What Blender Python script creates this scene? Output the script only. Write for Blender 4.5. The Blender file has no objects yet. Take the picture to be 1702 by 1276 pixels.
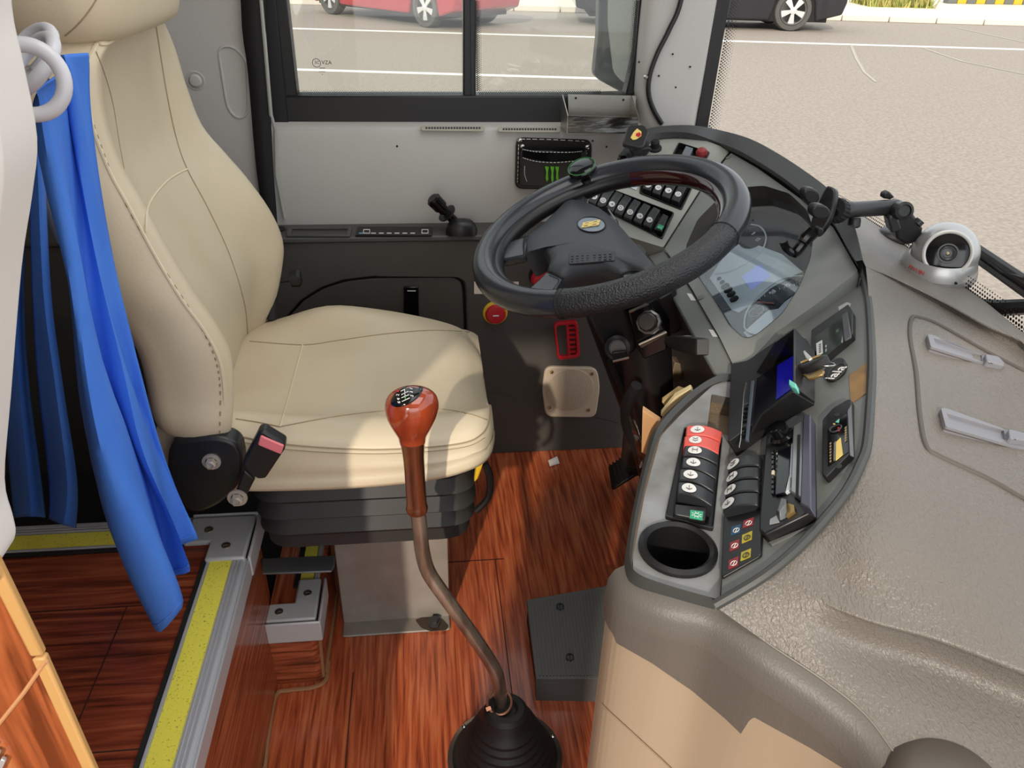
import bpy, bmesh, math, random
from mathutils import Vector as V, Matrix
from mathutils.bvhtree import BVHTree
from mathutils.geometry import tessellate_polygon
random.seed(7)
SC = bpy.context.scene
COL = SC.collection
PI = math.pi

# ------------------------------------------------------------------ camera
FPX, HC = 1278.0, 1.22
TH, PS, RO = math.radians(30.6), math.radians(7), math.radians(1.6)
FW = V((math.sin(PS)*math.cos(TH), math.cos(PS)*math.cos(TH), -math.sin(TH)))
R0 = V((math.cos(PS), -math.sin(PS), 0)); U0 = R0.cross(FW)
RT = R0*math.cos(RO)+U0*math.sin(RO); UP = U0*math.cos(RO)-R0*math.sin(RO)
EYE = V((0, 0, HC))
cam = bpy.data.cameras.new('camera'); cam.sensor_width = 36; cam.lens = FPX/1702*36
cam.clip_start = .02; cam.clip_end = 200
camo = bpy.data.objects.new('camera', cam); COL.objects.link(camo)
camo.matrix_world = Matrix(((RT.x, UP.x, -FW.x, 0), (RT.y, UP.y, -FW.y, 0), (RT.z, UP.z, -FW.z, HC), (0, 0, 0, 1)))
SC.camera = camo

# ------------------------------------------------------------------ world, sun, added fill lights, exposure
SC.view_settings.view_transform = 'Standard'; SC.view_settings.look = 'None'
SC.view_settings.gamma = 1; SC.view_settings.use_curve_mapping = False
SC.view_settings.exposure = 0.0
w = bpy.data.worlds.new('sky'); SC.world = w; w.use_nodes = True
bg = w.node_tree.nodes['Background']
bg.inputs[0].default_value = (.90, .95, 1.0, 1); bg.inputs[1].default_value = 1.35
SUNV = V((.075, .23, -.122)).normalized()          # the way the light travels
sl = bpy.data.lights.new('sun', 'SUN'); sl.energy = 2.7; sl.angle = math.radians(1.2); sl.color = (1, .89, .74)
so = bpy.data.objects.new('sun', sl); COL.objects.link(so); so.rotation_euler = SUNV.to_track_quat('-Z', 'Y').to_euler()
def area(name, loc, rot, sx, sy, e, col=(1, 1, 1)):
    l = bpy.data.lights.new(name, 'AREA'); l.shape = 'RECTANGLE'; l.size = sx; l.size_y = sy; l.energy = e; l.color = col
    o = bpy.data.objects.new(name, l); COL.objects.link(o); o.location = loc; o.rotation_euler = rot; return o
area('overhead_fill_light', (.25, .75, 2.06), (0, 0, 0), .7, 1.2, 8, (1, .98, .95))  # unseen lamp added overhead to lift the cab's brightness
area('door_fill_light', (.0, -.9, 1.25), (math.radians(82), 0, 0), 1.5, .9, 7, (1, .97, .93))  # area fill added at the doorway to brighten the interior

# ------------------------------------------------------------------ helpers
def ray(u, v): return FW+RT*((u-851)/FPX)-UP*((v-638)/FPX)
def at(u, v, x=None, y=None, z=None, d=None):
    r = ray(u, v)
    if z is not None: t = (z-HC)/r.z
    elif y is not None: t = y/r.y
    elif x is not None: t = x/r.x
    else: t = d
    return EYE+r*t
class Pl:                                             # a plane a panel lies in
    def __init__(s, n, p): s.n = V(n).normalized(); s.p = V(p)
    def at(s, u, v, h=0):
        r = ray(u, v); return EYE+r*((s.p+s.n*h-EYE).dot(s.n)/r.dot(s.n))
    def pts(s, px, h=0): return [s.at(a, b, h) for a, b in px]
    def lift(s, px, h0, h): return [s.at(a, b, h0)+s.n*(h-h0) for a, b in px]
def zm(ox, oy, sc): return lambda *ps: [(ox+x*sc, oy+y*sc) for x, y in ps]
def cr(P, n=6, closed=False):                         # Catmull-Rom through points
    P = [V(p) for p in P]; out = []; m = len(P)
    for i in range(m if closed else m-1):
        if closed: a, b, c, d = P[i-1], P[i], P[(i+1) % m], P[(i+2) % m]
        else: a, b, c, d = P[max(i-1, 0)], P[i], P[i+1], P[min(i+2, m-1)]
        for k in range(n):
            t = k/n
            out.append(.5*((2*b)+(c-a)*t+(2*a-5*b+4*c-d)*t*t+(3*b-a-3*c+d)*t**3))
    if not closed: out.append(P[-1])
    return out
def rnd(P, r, n=4):                                   # round the corners of a closed polygon
    P = [V(p) for p in P]; out = []; m = len(P)
    for i in range(m):
        a, b, c = P[i-1], P[i], P[(i+1) % m]
        r1 = min(r, (a-b).length*.48); r2 = min(r, (c-b).length*.48)
        s = b+(a-b).normalized()*r1; e = b+(c-b).normalized()*r2
        for k in range(n+1):
            t = k/n; out.append((1-t)**2*s+2*t*(1-t)*b+t*t*e)
    return out
def frame(o, n, xd):                                  # local frame: z = n, x along xd
    n = V(n).normalized(); x = (V(xd)-n*V(xd).dot(n)).normalized(); y = n.cross(x)
    return Matrix(((x.x, y.x, n.x, o[0]), (x.y, y.y, n.y, o[1]), (x.z, y.z, n.z, o[2]), (0, 0, 0, 1)))
class MB:
    def __init__(s): s.bm = bmesh.new()
    def vs(s, P): return [s.bm.verts.new(p) for p in P]
    def face(s, vv):
        try: return s.bm.faces.new(vv)
        except ValueError: return None
    def poly(s, P): s.face(s.vs(P)); return s
    def prism(s, P, n, h0=0, h1=.01, inset=0):
        n = V(n); P = [V(p) for p in P]; a = s.vs([p+n*h0 for p in P])
        if inset:
            c = sum(P, V())/len(P); b = s.vs([p+(c-p).normalized()*inset+n*h1 for p in P])
        else: b = s.vs([p+n*h1 for p in P])
        m = len(P); s.face(list(reversed(a))); s.face(b)
        for i in range(m): s.face([a[i], a[(i+1) % m], b[(i+1) % m], b[i]])
        return s
    def hull(s, A, B):                                # two matching outlines joined
        a, b = s.vs(A), s.vs(B); m = len(a); s.face(list(reversed(a))); s.face(b)
        for i in range(m): s.face([a[i], a[(i+1) % m], b[(i+1) % m], b[i]])
        return s
    def box(s, c, sz, M=None):
        c = V(c); P = []
        for dz in (-.5, .5):
            P.append([c+V((dx*sz[0], dy*sz[1], dz*sz[2])) for dx, dy in ((-.5, -.5), (.5, -.5), (.5, .5), (-.5, .5))])
        if M is not None: P = [[M @ p for p in q] for q in P]
        return s.hull(*P)
    def tube(s, path, r, seg=8, closed=False, cap=True):
        path = [V(p) for p in path]; m = len(path); rings = []; prev = None
        for i, p in enumerate(path):
            if closed: t = path[(i+1) % m]-path[i-1]
            else: t = path[min(i+1, m-1)]-path[max(i-1, 0)]
            t = t.normalized() if t.length > 1e-9 else V((0, 0, 1))
            if prev is None: x = t.orthogonal().normalized()
            else:
                x = prev-t*prev.dot(t); x = x.normalized() if x.length > 1e-6 else t.orthogonal().normalized()
            prev = x; y = t.cross(x); rr = r[i] if isinstance(r, (list, tuple)) else r
            rings.append(s.vs([p+(x*math.cos(a)+y*math.sin(a))*rr for a in [2*PI*k/seg for k in range(seg)]]))
        for i in range(m if closed else m-1):
            A, B = rings[i], rings[(i+1) % m]; o = 0
            if closed and i == m-1:
                o = min(range(seg), key=lambda k: (A[0].co-B[k].co).length)
            for k in range(seg): s.face([A[k], A[(k+1) % seg], B[(k+1+o) % seg], B[(k+o) % seg]])
        if cap and not closed: s.face(list(reversed(rings[0]))); s.face(rings[-1])
        return s
    def lathe(s, prof, M, seg=24, cap=True):          # profile of (radius, height) in the frame M
        rings = [s.vs([M @ V((r*math.cos(2*PI*k/seg), r*math.sin(2*PI*k/seg), h)) for k in range(seg)]) for r, h in prof]
        for A, B in zip(rings, rings[1:]):
            for k in range(seg): s.face([A[k], A[(k+1) % seg], B[(k+1) % seg], B[k]])
        if cap: s.face(list(reversed(rings[0]))); s.face(rings[-1])
        return s
    def grid(s, rows, closed=False, caps=False):
        vv = [s.vs(r) for r in rows]; m = len(vv[0])
        for A, B in zip(vv, vv[1:]):
            for k in range(m if closed else m-1): s.face([A[k], A[(k+1) % m], B[(k+1) % m], B[k]])
        if caps and closed: s.face(list(reversed(vv[0]))); s.face(vv[-1])
        return s
    def arc(s, M, R, r, a0, a1, n=32, seg=12, dz=0, sq=1.0):   # torus arc; sq flattens the tube across
        rings = []; full = abs(a1-a0) >= 2*PI-1e-4
        for i in range(n if full else n+1):
            a = a0+(a1-a0)*i/n
            rings.append(s.vs([M @ V(((R+r*math.cos(b)*sq)*math.cos(a), (R+r*math.cos(b)*sq)*math.sin(a), dz+r*math.sin(b))) for b in [2*PI*k/seg for k in range(seg)]]))
        for i in range(n): 
            A, B = rings[i], rings[(i+1) % len(rings)]
            for k in range(seg): s.face([A[k], A[(k+1) % seg], B[(k+1) % seg], B[k]])
        if not full: s.face(list(reversed(rings[0]))); s.face(rings[-1])
        return s
    def holed(s, outer, holes, n, h0, h1):            # flat slab with holes
        n = V(n); L = [list(map(V, outer))]+[list(map(V, h)) for h in holes]; flat = [p for l in L for p in l]
        tri = tessellate_polygon(L); a = s.vs([p+n*h1 for p in flat]); b = s.vs([p+n*h0 for p in flat])
        for t in tri: s.face([a[i] for i in t]); s.face([b[i] for i in reversed(t)])
        k = 0
        for l in L:
            m = len(l)
            for i in range(m): s.face([a[k+i], a[k+(i+1) % m], b[k+(i+1) % m], b[k+i]])
            k += m
        return s
    def bvh(s): s.bm.normal_update(); return BVHTree.FromBMesh(s.bm)
ROOT = {}
def obj(name, mb, m, parent=None, bevel=0, smooth=35, seg=2, solid=0, sub=0, keep=False):
    bm = mb.bm
    bmesh.ops.remove_doubles(bm, verts=bm.verts, dist=1e-6)
    if not keep: bmesh.ops.recalc_face_normals(bm, faces=bm.faces)
    org = ROOT.get(parent, V()) if parent else V()
    if parent is None:
        xs = [v.co for v in bm.verts]
        org = V((sum(p.x for p in xs)/len(xs), sum(p.y for p in xs)/len(xs), min(p.z for p in xs)))
    for v in bm.verts: v.co -= org
    me = bpy.data.meshes.new(name); bm.to_mesh(me); bm.free()
    me.materials.append(m)
    if smooth:
        me.polygons.foreach_set('use_smooth', [True]*len(me.polygons)); me.set_sharp_from_angle(angle=math.radians(smooth))
    o = bpy.data.objects.new(name, me); COL.objects.link(o)
    if parent: o.parent = parent
    else: o.location = org
    ROOT[o] = org
    if solid: md = o.modifiers.new('solid', 'SOLIDIFY'); md.thickness = solid; md.offset = 0
    if bevel:
        md = o.modifiers.new('bevel', 'BEVEL'); md.width = bevel; md.segments = seg; md.limit_method = 'ANGLE'; md.angle_limit = math.radians(40)
    if sub: md = o.modifiers.new('sub', 'SUBSURF'); md.levels = sub; md.render_levels = sub
    return o
def thing(name, label, cat, loc, group=None):
    o = bpy.data.objects.new(name, None); o.empty_display_size = .03; COL.objects.link(o); o.location = loc; ROOT[o] = V(loc)
    return tag(o, label, cat, group)
def tag(o, label, cat, group=None):
    o['label'] = label; o['category'] = cat
    if group: o['group'] = group
    return o
def struct(o, label=None, cat=None):
    o['kind'] = 'structure'
    if label: o['label'] = label
    if cat: o['category'] = cat
    return o
def sthing(name, loc, label, cat): return struct(thing(name, label, cat, loc), label, cat)
def text(name, s, size, M, m, parent, ext=.0004):
    c = bpy.data.curves.new(name, 'FONT'); c.body = s; c.size = size; c.align_x = 'CENTER'; c.align_y = 'CENTER'; c.extrude = ext; c.resolution_u = 3
    t = bpy.data.objects.new(name, c); COL.objects.link(t)
    me = bpy.data.meshes.new_from_object(t.evaluated_get(bpy.context.evaluated_depsgraph_get()))
    bpy.data.objects.remove(t); b = MB(); b.bm.from_mesh(me)
    for v in b.bm.verts: v.co = M @ v.co
    return obj(name, b, m, parent, smooth=0)

# ------------------------------------------------------------------ materials
def lin(c):
    f = lambda x: x/12.92 if x <= .04045 else ((x+.055)/1.055)**2.4
    return tuple(f(x/255) for x in c)+(1,)
def mat(name, col, rough=.5, metal=0, spec=.5, bump=None, var=None, coat=0, emit=0, trans=0, alpha=1):
    m = bpy.data.materials.new(name); m.use_nodes = True; nt = m.node_tree; b = nt.nodes['Principled BSDF']
    c = lin(col); b.inputs['Base Color'].default_value = c; b.inputs['Roughness'].default_value = rough
    b.inputs['Metallic'].default_value = metal; b.inputs['Specular IOR Level'].default_value = spec
    b.inputs['Coat Weight'].default_value = coat; b.inputs['Coat Roughness'].default_value = .08
    if emit: b.inputs['Emission Color'].default_value = c; b.inputs['Emission Strength'].default_value = emit
    def pos(scale):
        g = nt.nodes.new('ShaderNodeNewGeometry'); mp = nt.nodes.new('ShaderNodeMapping'); mp.inputs['Scale'].default_value = scale
        nt.links.new(g.outputs['Position'], mp.inputs['Vector']); return mp.outputs[0]
    if var:                                           # (second colour, scale vector, detail)
        c2, sc, lo, hi = var
        n = nt.nodes.new('ShaderNodeTexNoise'); n.inputs['Scale'].default_value = 1; n.inputs['Detail'].default_value = 5
        nt.links.new(pos(sc), n.inputs['Vector'])
        r = nt.nodes.new('ShaderNodeValToRGB'); r.color_ramp.elements[0].position = lo; r.color_ramp.elements[1].position = hi
        r.color_ramp.elements[0].color = lin(c2); r.color_ramp.elements[1].color = c
        nt.links.new(n.outputs[0], r.inputs[0]); nt.links.new(r.outputs[0], b.inputs['Base Color'])
    if bump:
        kind, sc, st, dist = bump
        if kind == 'vor': n = nt.nodes.new('ShaderNodeTexVoronoi'); n.feature = 'F1'
        elif kind == 'grain':
            n = nt.nodes.new('ShaderNodeTexNoise'); n.inputs['Detail'].default_value = 2; n.inputs['Roughness'].default_value = .45; n.inputs['Distortion'].default_value = .9; sc = (420*sc, 190*sc, 290*sc)
        elif kind == 'crack': n = nt.nodes.new('ShaderNodeTexVoronoi'); n.feature = 'DISTANCE_TO_EDGE'
        elif kind == 'wave': n = nt.nodes.new('ShaderNodeTexWave'); n.inputs['Distortion'].default_value = 0
        else: n = nt.nodes.new('ShaderNodeTexNoise'); n.inputs['Detail'].default_value = 3
        n.inputs['Scale'].default_value = 1
        nt.links.new(pos(sc if isinstance(sc, tuple) else (sc,)*3), n.inputs['Vector'])
        bu = nt.nodes.new('ShaderNodeBump'); bu.inputs['Strength'].default_value = st; bu.inputs['Distance'].default_value = dist
        nt.links.new(n.outputs['Distance'] if kind in ('vor', 'crack') else n.outputs['Color' if kind == 'wave' else 0], bu.inputs['Height'])
        nt.links.new(bu.outputs[0], b.inputs['Normal'])
    return m
def wood(name, dark, mid, light, axis, rough=.3, coat=.3, seam=None):
    m = mat(name, mid, rough, coat=coat); nt = m.node_tree; b = nt.nodes['Principled BSDF']
    g = nt.nodes.new('ShaderNodeNewGeometry'); mp = nt.nodes.new('ShaderNodeMapping')
    mp.inputs['Scale'].default_value = {'x': (7, 120, 120), 'y': (150, 7, 150), 'z': (70, 70, 5)}[axis]
    nt.links.new(g.outputs['Position'], mp.inputs[0])
    n = nt.nodes.new('ShaderNodeTexNoise'); n.inputs['Scale'].default_value = 1; n.inputs['Detail'].default_value = 6; n.inputs['Distortion'].default_value = .5
    nt.links.new(mp.outputs[0], n.inputs['Vector'])
    r = nt.nodes.new('ShaderNodeValToRGB'); e = r.color_ramp.elements
    e[0].position = .33; e[0].color = lin(dark); e[1].position = .68; e[1].color = lin(light)
    q = e.new(.5); q.color = lin(mid)
    nt.links.new(n.outputs[0], r.inputs[0])
    n2 = nt.nodes.new('ShaderNodeTexNoise'); n2.inputs['Scale'].default_value = 7; n2.inputs['Detail'].default_value = 2
    nt.links.new(g.outputs['Position'], n2.inputs['Vector'])
    mx = nt.nodes.new('ShaderNodeMixRGB'); mx.blend_type = 'MULTIPLY'; mx.inputs[0].default_value = .3
    nt.links.new(r.outputs[0], mx.inputs[1]); nt.links.new(n2.outputs[0], mx.inputs[2])
    nt.links.new(mx.outputs[0], b.inputs['Base Color']); return m
def glass(name, tint, refl=.06, haze=0.0):
    m = bpy.data.materials.new(name); m.use_nodes = True; nt = m.node_tree; nt.nodes.remove(nt.nodes['Principled BSDF'])
    t = nt.nodes.new('ShaderNodeBsdfTransparent'); t.inputs[0].default_value = tint+(1,)
    g = nt.nodes.new('ShaderNodeBsdfGlossy'); g.inputs['Roughness'].default_value = .02
    x = nt.nodes.new('ShaderNodeMixShader'); x.inputs[0].default_value = refl
    nt.links.new(t.outputs[0], x.inputs[1]); nt.links.new(g.outputs[0], x.inputs[2]); o = x
    if haze:
        d = nt.nodes.new('ShaderNodeBsdfDiffuse'); d.inputs[0].default_value = (.8, .8, .78, 1)
        y = nt.nodes.new('ShaderNodeMixShader'); y.inputs[0].default_value = haze
        nt.links.new(x.outputs[0], y.inputs[1]); nt.links.new(d.outputs[0], y.inputs[2]); o = y
    nt.links.new(o.outputs[0], nt.nodes['Material Output'].inputs[0]); return m
LEATHER = mat('cream_leather', (208, 194, 167), .42, bump=('noise', 260, .12, .002), var=((198, 183, 155), (5, 5, 5), .35, .65))
STITCH = mat('brown_stitching', (152, 134, 106), .7)
PIPING = mat('cream_piping', (214, 200, 170), .4)
GREYT = mat('light_grey_trim', (188, 186, 182), .5, bump=('crack', 160, .15, .001), var=((180, 178, 173), (4, 4, 4), .3, .7))
PILLT = mat('pillar_grey_trim', (186, 184, 180), .5, bump=('crack', 150, .15, .001))
DARKP = mat('charcoal_panel', (74, 71, 67), .55, bump=('noise', 300, .08, .001))
DARKS = mat('shelf_grey_panel', (76, 76, 73), .5, bump=('noise', 300, .08, .001))
DASHA = mat('grey_dash_panel', (164, 166, 158), .5, bump=('noise', 350, .1, .001), var=((148, 150, 142), (9, 9, 9), .3, .7))
DASHB = mat('carbon_weave_dash_panel', (116, 119, 116), .40, bump=('wave', (0, 620, 0), .3, .0008), var=((104, 107, 104), (6, 6, 6), .3, .7))
DASHC = mat('grey_weave_dash_panel', (138, 141, 137), .42, bump=('wave', (0, 620, 0), .3, .0008), var=((126, 129, 125), (6, 6, 6), .3, .7))
DASHD = mat('worn_wing_panel', (142, 144, 145), .45, bump=('wave', (500, 0, 0), .2, .0006), var=((104, 102, 97), (14, 14, 14), .35, .62))
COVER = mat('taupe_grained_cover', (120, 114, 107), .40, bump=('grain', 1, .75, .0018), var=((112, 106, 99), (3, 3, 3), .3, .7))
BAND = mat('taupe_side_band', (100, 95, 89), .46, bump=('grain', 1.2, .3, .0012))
BEIGE = mat('beige_lower_panel', (168, 150, 128), .5, bump=('noise', 220, .1, .001))
RUBBER = mat('black_rubber_rim', (64, 66, 65), .5, bump=('noise', 300, .1, .001))
BLACK = mat('black_plastic', (26, 26, 27), .38)
BLACKG = mat('gloss_black', (14, 14, 16), .12)
BLACKM = mat('matt_black', (22, 21, 21), .75)
BELL = mat('bellows_black_vinyl', (42, 40, 38), .55, bump=('noise', 240, .1, .001))
SWITCH = mat('switch_black', (40, 42, 45), .36)
REDSW = mat('switch_red', (214, 88, 78), .4)
WHITE = mat('white_print', (225, 225, 222), .5)
GLYPH = mat('dark_print', (50, 50, 52), .6)
CHROME = mat('chrome', (190, 188, 184), .22, 1)
BOLT = mat('dull_bolt', (186, 178, 168), .4, .6)
STEEL = mat('brushed_steel', (178, 174, 166), .36, 1, bump=('noise', (40, 400, 400), .1, .0005))
ROD = mat('worn_steel_rod', (178, 164, 148), .3, .75, var=((130, 112, 96), (60, 60, 12), .35, .65))
ALU = mat('aluminium_profile', (206, 208, 212), .4, .45)
CAST = mat('grey_cast_cap', (190, 191, 192), .45, .15)
GRIT = mat('yellow_grit_strip', (240, 230, 84), .85, bump=('noise', 500, .4, .001), var=((160, 148, 60), (330, 330, 330), .30, .40))
PAINTM = mat('beige_painted_steel', (158, 152, 144), .5, .25, var=((140, 132, 123), (16, 16, 16), .3, .7))
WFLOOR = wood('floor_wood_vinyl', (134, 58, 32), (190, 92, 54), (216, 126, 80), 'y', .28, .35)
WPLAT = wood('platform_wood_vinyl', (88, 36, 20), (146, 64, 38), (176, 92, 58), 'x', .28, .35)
WBOX = wood('step_wood_vinyl', (96, 44, 24), (160, 78, 46), (192, 108, 70), 'x', .3, .3)
WRISE = wood('riser_wood_vinyl', (110, 50, 28), (164, 80, 48), (196, 114, 74), 'y', .32, .25)
WPART = wood('partition_wood', (120, 58, 28), (184, 100, 56), (206, 128, 80), 'z', .35, .3)
TANEDGE = mat('tan_edge_strip', (204, 158, 98), .45)
TANSEAL = mat('tan_sealant', (152, 110, 74), .6)
KNOBW = mat('red_lacquered_wood', (158, 66, 36), .1, coat=.8, var=((124, 48, 26), (40, 40, 9), .35, .65))
GRIPW = mat('brown_lacquered_wood', (104, 52, 30), .14, coat=.7, var=((60, 30, 18), (60, 60, 8), .35, .65))
RIMW = mat('dark_red_wheel_wood', (52, 18, 20), .1, coat=.6)
RIML = mat('black_leather_rim', (48, 51, 56), .23, bump=('noise', 400, .06, .0005))
PERF = mat('perforated_leather', (40, 41, 43), .42, bump=('vor', 330, .7, .0014))
PADM = mat('wheel_pad', (56, 60, 66), .48, bump=('noise', 500, .15, .0006))
BLUE = mat('blue_curtain_cloth', (74, 134, 232), .7, bump=('noise', 170, .25, .002), var=((60, 118, 218), (14, 14, 7), .3, .7))
WPLAST = mat('white_plastic', (214, 214, 220), .3)
PADW = mat('white_padded_vinyl', (234, 230, 225), .5, bump=('noise', 200, .1, .001))
RED = mat('red_plastic', (190, 30, 44), .35)
REDD = mat('dull_red_plastic', (150, 50, 52), .45)
YEL = mat('yellow_plastic', (220, 180, 40), .45)
SPKR = mat('speaker_cover', (198, 182, 160), .55)
SPKM = mat('speaker_mesh', (184, 168, 146), .6, bump=('vor', 420, .8, .001))
TAPE = mat('brown_tape', (152, 116, 66), .4, var=((128, 98, 60), (70, 30, 30), .4, .6))
CARD = mat('cardboard', (196, 150, 104), .8)
BOOK = mat('paper_edges', (214, 196, 150), .8)
SILVER = mat('silver_paint', (186, 186, 184), .3, .55)
LENS = mat('lens_black', (20, 22, 24), .1)
TEAL = mat('teal_clip', (112, 206, 190), .5)
BRASS = mat('brass', (170, 140, 90), .35, .9)
SCREEN = mat('blue_screen', (18, 16, 118), .15, emit=.6)
SCRDK = mat('dark_screen', (12, 13, 20), .1)
LCD = mat('pale_blue_lcd', (150, 165, 225), .3, emit=.25)
FACE = mat('pale_trim_and_reflection', (194, 205, 208), .3)  # radio trim, blank cover, and the reflection painted on the gauge face
DIAL = mat('black_dial', (34, 38, 46), .25)
GREEN = mat('green_lamp', (40, 150, 110), .4, emit=.1)
GREENP = mat('green_print', (70, 175, 90), .5)
CARBON = mat('carbon_vinyl', (24, 24, 25), .3, bump=('wave', (330, 0, 330), .4, .0008))
GOLD = mat('gold_print', (236, 208, 116), .35)
BADGE = mat('badge_grey', (122, 132, 146), .3)
GLASS = glass('window_glass', (.93, .95, .93), .04, .05)
WGLASS = glass('windscreen_glass', (.99, .99, .985), .02)
CLEAR = glass('gauge_lens', (.92, .95, .98), .10)
ASPH = mat('asphalt', (176, 164, 150), .9, bump=('noise', 60, .3, .01), var=((156, 144, 131), (34, 34, 34), .36, .64))
PAVE = mat('pale_pavement', (236, 226, 206), .9)
KERB = mat('kerb_stone', (226, 220, 208), .9)
LINEW = mat('white_road_paint', (246, 244, 238), .8)
SCUFF = mat('faint_scuff', (190, 179, 165), .9)
CARRED = mat('red_car_paint', (176, 34, 46), .2, coat=.8)
CARBLK = mat('black_car_paint', (26, 26, 34), .2, coat=.8)
TYRE = mat('tyre', (92, 90, 86), .8)
WHEELM = mat('alloy_wheel', (226, 226, 224), .3, .3)
CARGL = mat('car_window', (30, 34, 38), .08)
GRASS = mat('dry_green_leaves', (150, 160, 76), .8, var=((196, 180, 110), (6, 6, 6), .4, .6))
MIRROR = mat('mirror_glass', (200, 204, 198), .15, .25)

# ------------------------------------------------------------------ the setting
# driver's well floor
mb = MB(); mb.box((.05, .75, -.03), (1.5, 2.1, .06)); mb.box((-1.4, 1.43, -.03), (1.4, .74, .06))
floor = struct(obj('floor', mb, WFLOOR))
floor['label'] = 'reddish brown wood-grain vinyl floor of the driver well'
def seal(name, px, parent=None, z=.003, r=.004, m=TANSEAL):
    b = MB(); b.tube(cr([at(u, v, z=z) for u, v in px], 5), r, 6); return obj(name, b, m, parent)
seal('sealant_bead', [(440, 1276), (448, 1210), (459, 1155), (480, 1147), (520, 1142), (541, 1130), (546, 1100)], floor)
for (x0, x1, yy) in ((-.2, .15, 1.28),):
    mb = MB(); mb.box(((x0+x1)/2, yy, .0004), (x1-x0, .0022, .0008)); obj('vinyl_seam', mb, mat('dark_seam', (60, 26, 16), .6), floor)
for xx, y0, y1 in ((-.008, 1.28, 1.64), (.13, .9, 1.28), (-.165, .62, 1.0)):
    mb = MB(); mb.box((xx, (y0+y1)/2, .0004), (.002, y1-y0, .0008)); obj('vinyl_seam', mb, bpy.data.materials['dark_seam'], floor)
mb = MB(); mb.box((-.95, 1.4, .001), (1.3, .66, .002)); obj('shade_sheet', mb, BLACKM, floor)  # black sheet painting in the deep shade behind the curtain
# raised passenger platform
PZ = .34
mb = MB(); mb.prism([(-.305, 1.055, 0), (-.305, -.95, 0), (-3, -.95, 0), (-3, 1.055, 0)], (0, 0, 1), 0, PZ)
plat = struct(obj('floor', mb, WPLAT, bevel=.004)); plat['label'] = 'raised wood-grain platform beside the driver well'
mb = MB(); mb.box((-.3035, .04, .165), (.003, 1.97, .32)); obj('riser_panel', mb, WRISE, plat)
for y0, x0, x1 in ((.63, -.9, -.34), (.87, -.8, -.34)):
    mb = MB(); mb.box(((x0+x1)/2, y0, PZ+.0004), (x1-x0, .0018, .0008)); obj('vinyl_seam', mb, bpy.data.materials['dark_seam'], plat)
mb = MB(); mb.box((-.46, .745, PZ+.0004), (.0016, .25, .0008)); obj('vinyl_seam', mb, bpy.data.materials['dark_seam'], plat)
# driver's side wall: lower charcoal panel with an arched hatch, shelf, upper grey panel
wall = sthing('wall_left', (-.1, 1.7, 0), "driver's side wall with charcoal lower panel and pale grey upper panel", 'wall')
WY = 1.685
def wp(u, v, y=WY): return at(u, v, y=y)
mb = MB()
hatch_px = [(452, 560), (478, 525), (500, 500), (535, 478), (575, 465), (620, 460), (758, 461), (771, 468), (774, 485), (778, 640), (452, 640)]
hp = rnd([wp(u, v) for u, v in hatch_px], .008)
mb.holed([V((-1.2, WY, 0)), V((.75, WY, 0)), V((.75, WY, .603)), V((-1.2, WY, .603))], [hp], (0, 1, 0), 0, .02)
obj('lower_panel', mb, DARKP, wall, bevel=.004)
mb = MB(); c = sum(hp, V())/len(hp)
mb.prism([p+(c-p).normalized()*.007+V((0, .006, 0)) for p in hp], (0, 1, 0), 0, .02); hatch = obj('hatch_panel', mb, DARKP, wall, bevel=.002)
mb = MB(); mb.prism([V((-1.2, WY+.03, .1)), V((.75, WY+.03, .1)), V((.75, WY+.03, .6)), V((-1.2, WY+.03, .6))], (0, 1, 0), 0, .01); obj('backing', mb, BLACKM, wall)
mb = MB(); q = [wp(*p, y=WY+.004) for p in ((671, 475), (696, 475), (697, 545), (672, 545))]
mb.prism(q, (0, -1, 0), 0, .006); obj('hatch_latch', mb, BLACKG, hatch, bevel=.002)
mb = MB(); q = [wp(*p, y=WY-.003) for p in ((677, 482.5), (691, 482.5), (691, 484), (677, 484))]; mb.prism(q, (0, -1, 0), 0, .0006); obj('latch_print', mb, WHITE, hatch, smooth=0)
mb = MB()   # shelf top
mb.hull([V((-1.2, WY-.006, .603)), V((.62, WY-.006, .603)), V((.62, 1.80, .603)), V((-1.2, 1.80, .603))], [V((-1.2, WY-.006, .617)), V((.62, WY-.006, .617)), V((.62, 1.80, .629)), V((-1.2, 1.80, .629))])
shelf = obj('armrest_shelf', mb, DARKS, wall, bevel=.004)
SHP = Pl((0, -.12, 1), (0, WY, .619))
def shelf_rect(name, px, m, h0=0, h1=.002, par=shelf):
    b = MB(); b.prism(SHP.pts(px), SHP.n, h0, h1); return obj(name, b, m, par, bevel=.0006)
b = MB(); T_ = [(478, 379), (586, 379), (582, 394), (476, 394)]; T2 = [(486, 381.5), (579, 381.5), (575, 392), (484, 392)]
b.holed(SHP.pts(T_), [SHP.pts(T2)], SHP.n, 0, .004); obj('tray_rim', b, DARKS, shelf, bevel=.001)
shelf_rect('climate_panel', [(595, 379), (719, 379), (718, 393), (591, 393)], BLACK, 0, .004)
for u in (604, 701): 
    b = MB(); b.holed(SHP.pts([(u, 381), (u+11, 381), (u+11, 388), (u-.5, 388)], .0042), [SHP.pts([(u+1, 382), (u+10, 382), (u+10, 387), (u+.5, 387)], .0042)], SHP.n, 0, .0004); obj('panel_print', b, WHITE, shelf, smooth=0)
for k in range(6): shelf_rect('panel_print', [(617+k*13, 389.6), (625+k*13, 389.6), (625+k*13, 391), (617+k*13, 391)], WHITE, .0042, .0046)
shelf_rect('panel_print', [(597, 389.6), (604, 389.6), (603, 391), (597, 391)], mat('light_blue_print', (120, 180, 230), .5), .0042, .0046)
b = MB(); b.lathe([(.011, 0), (.011, .002)], frame(SHP.at(466, 381), SHP.n, (1, 0, 0)), 20); obj('cable_hole', b, BLACKM, shelf)
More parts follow.
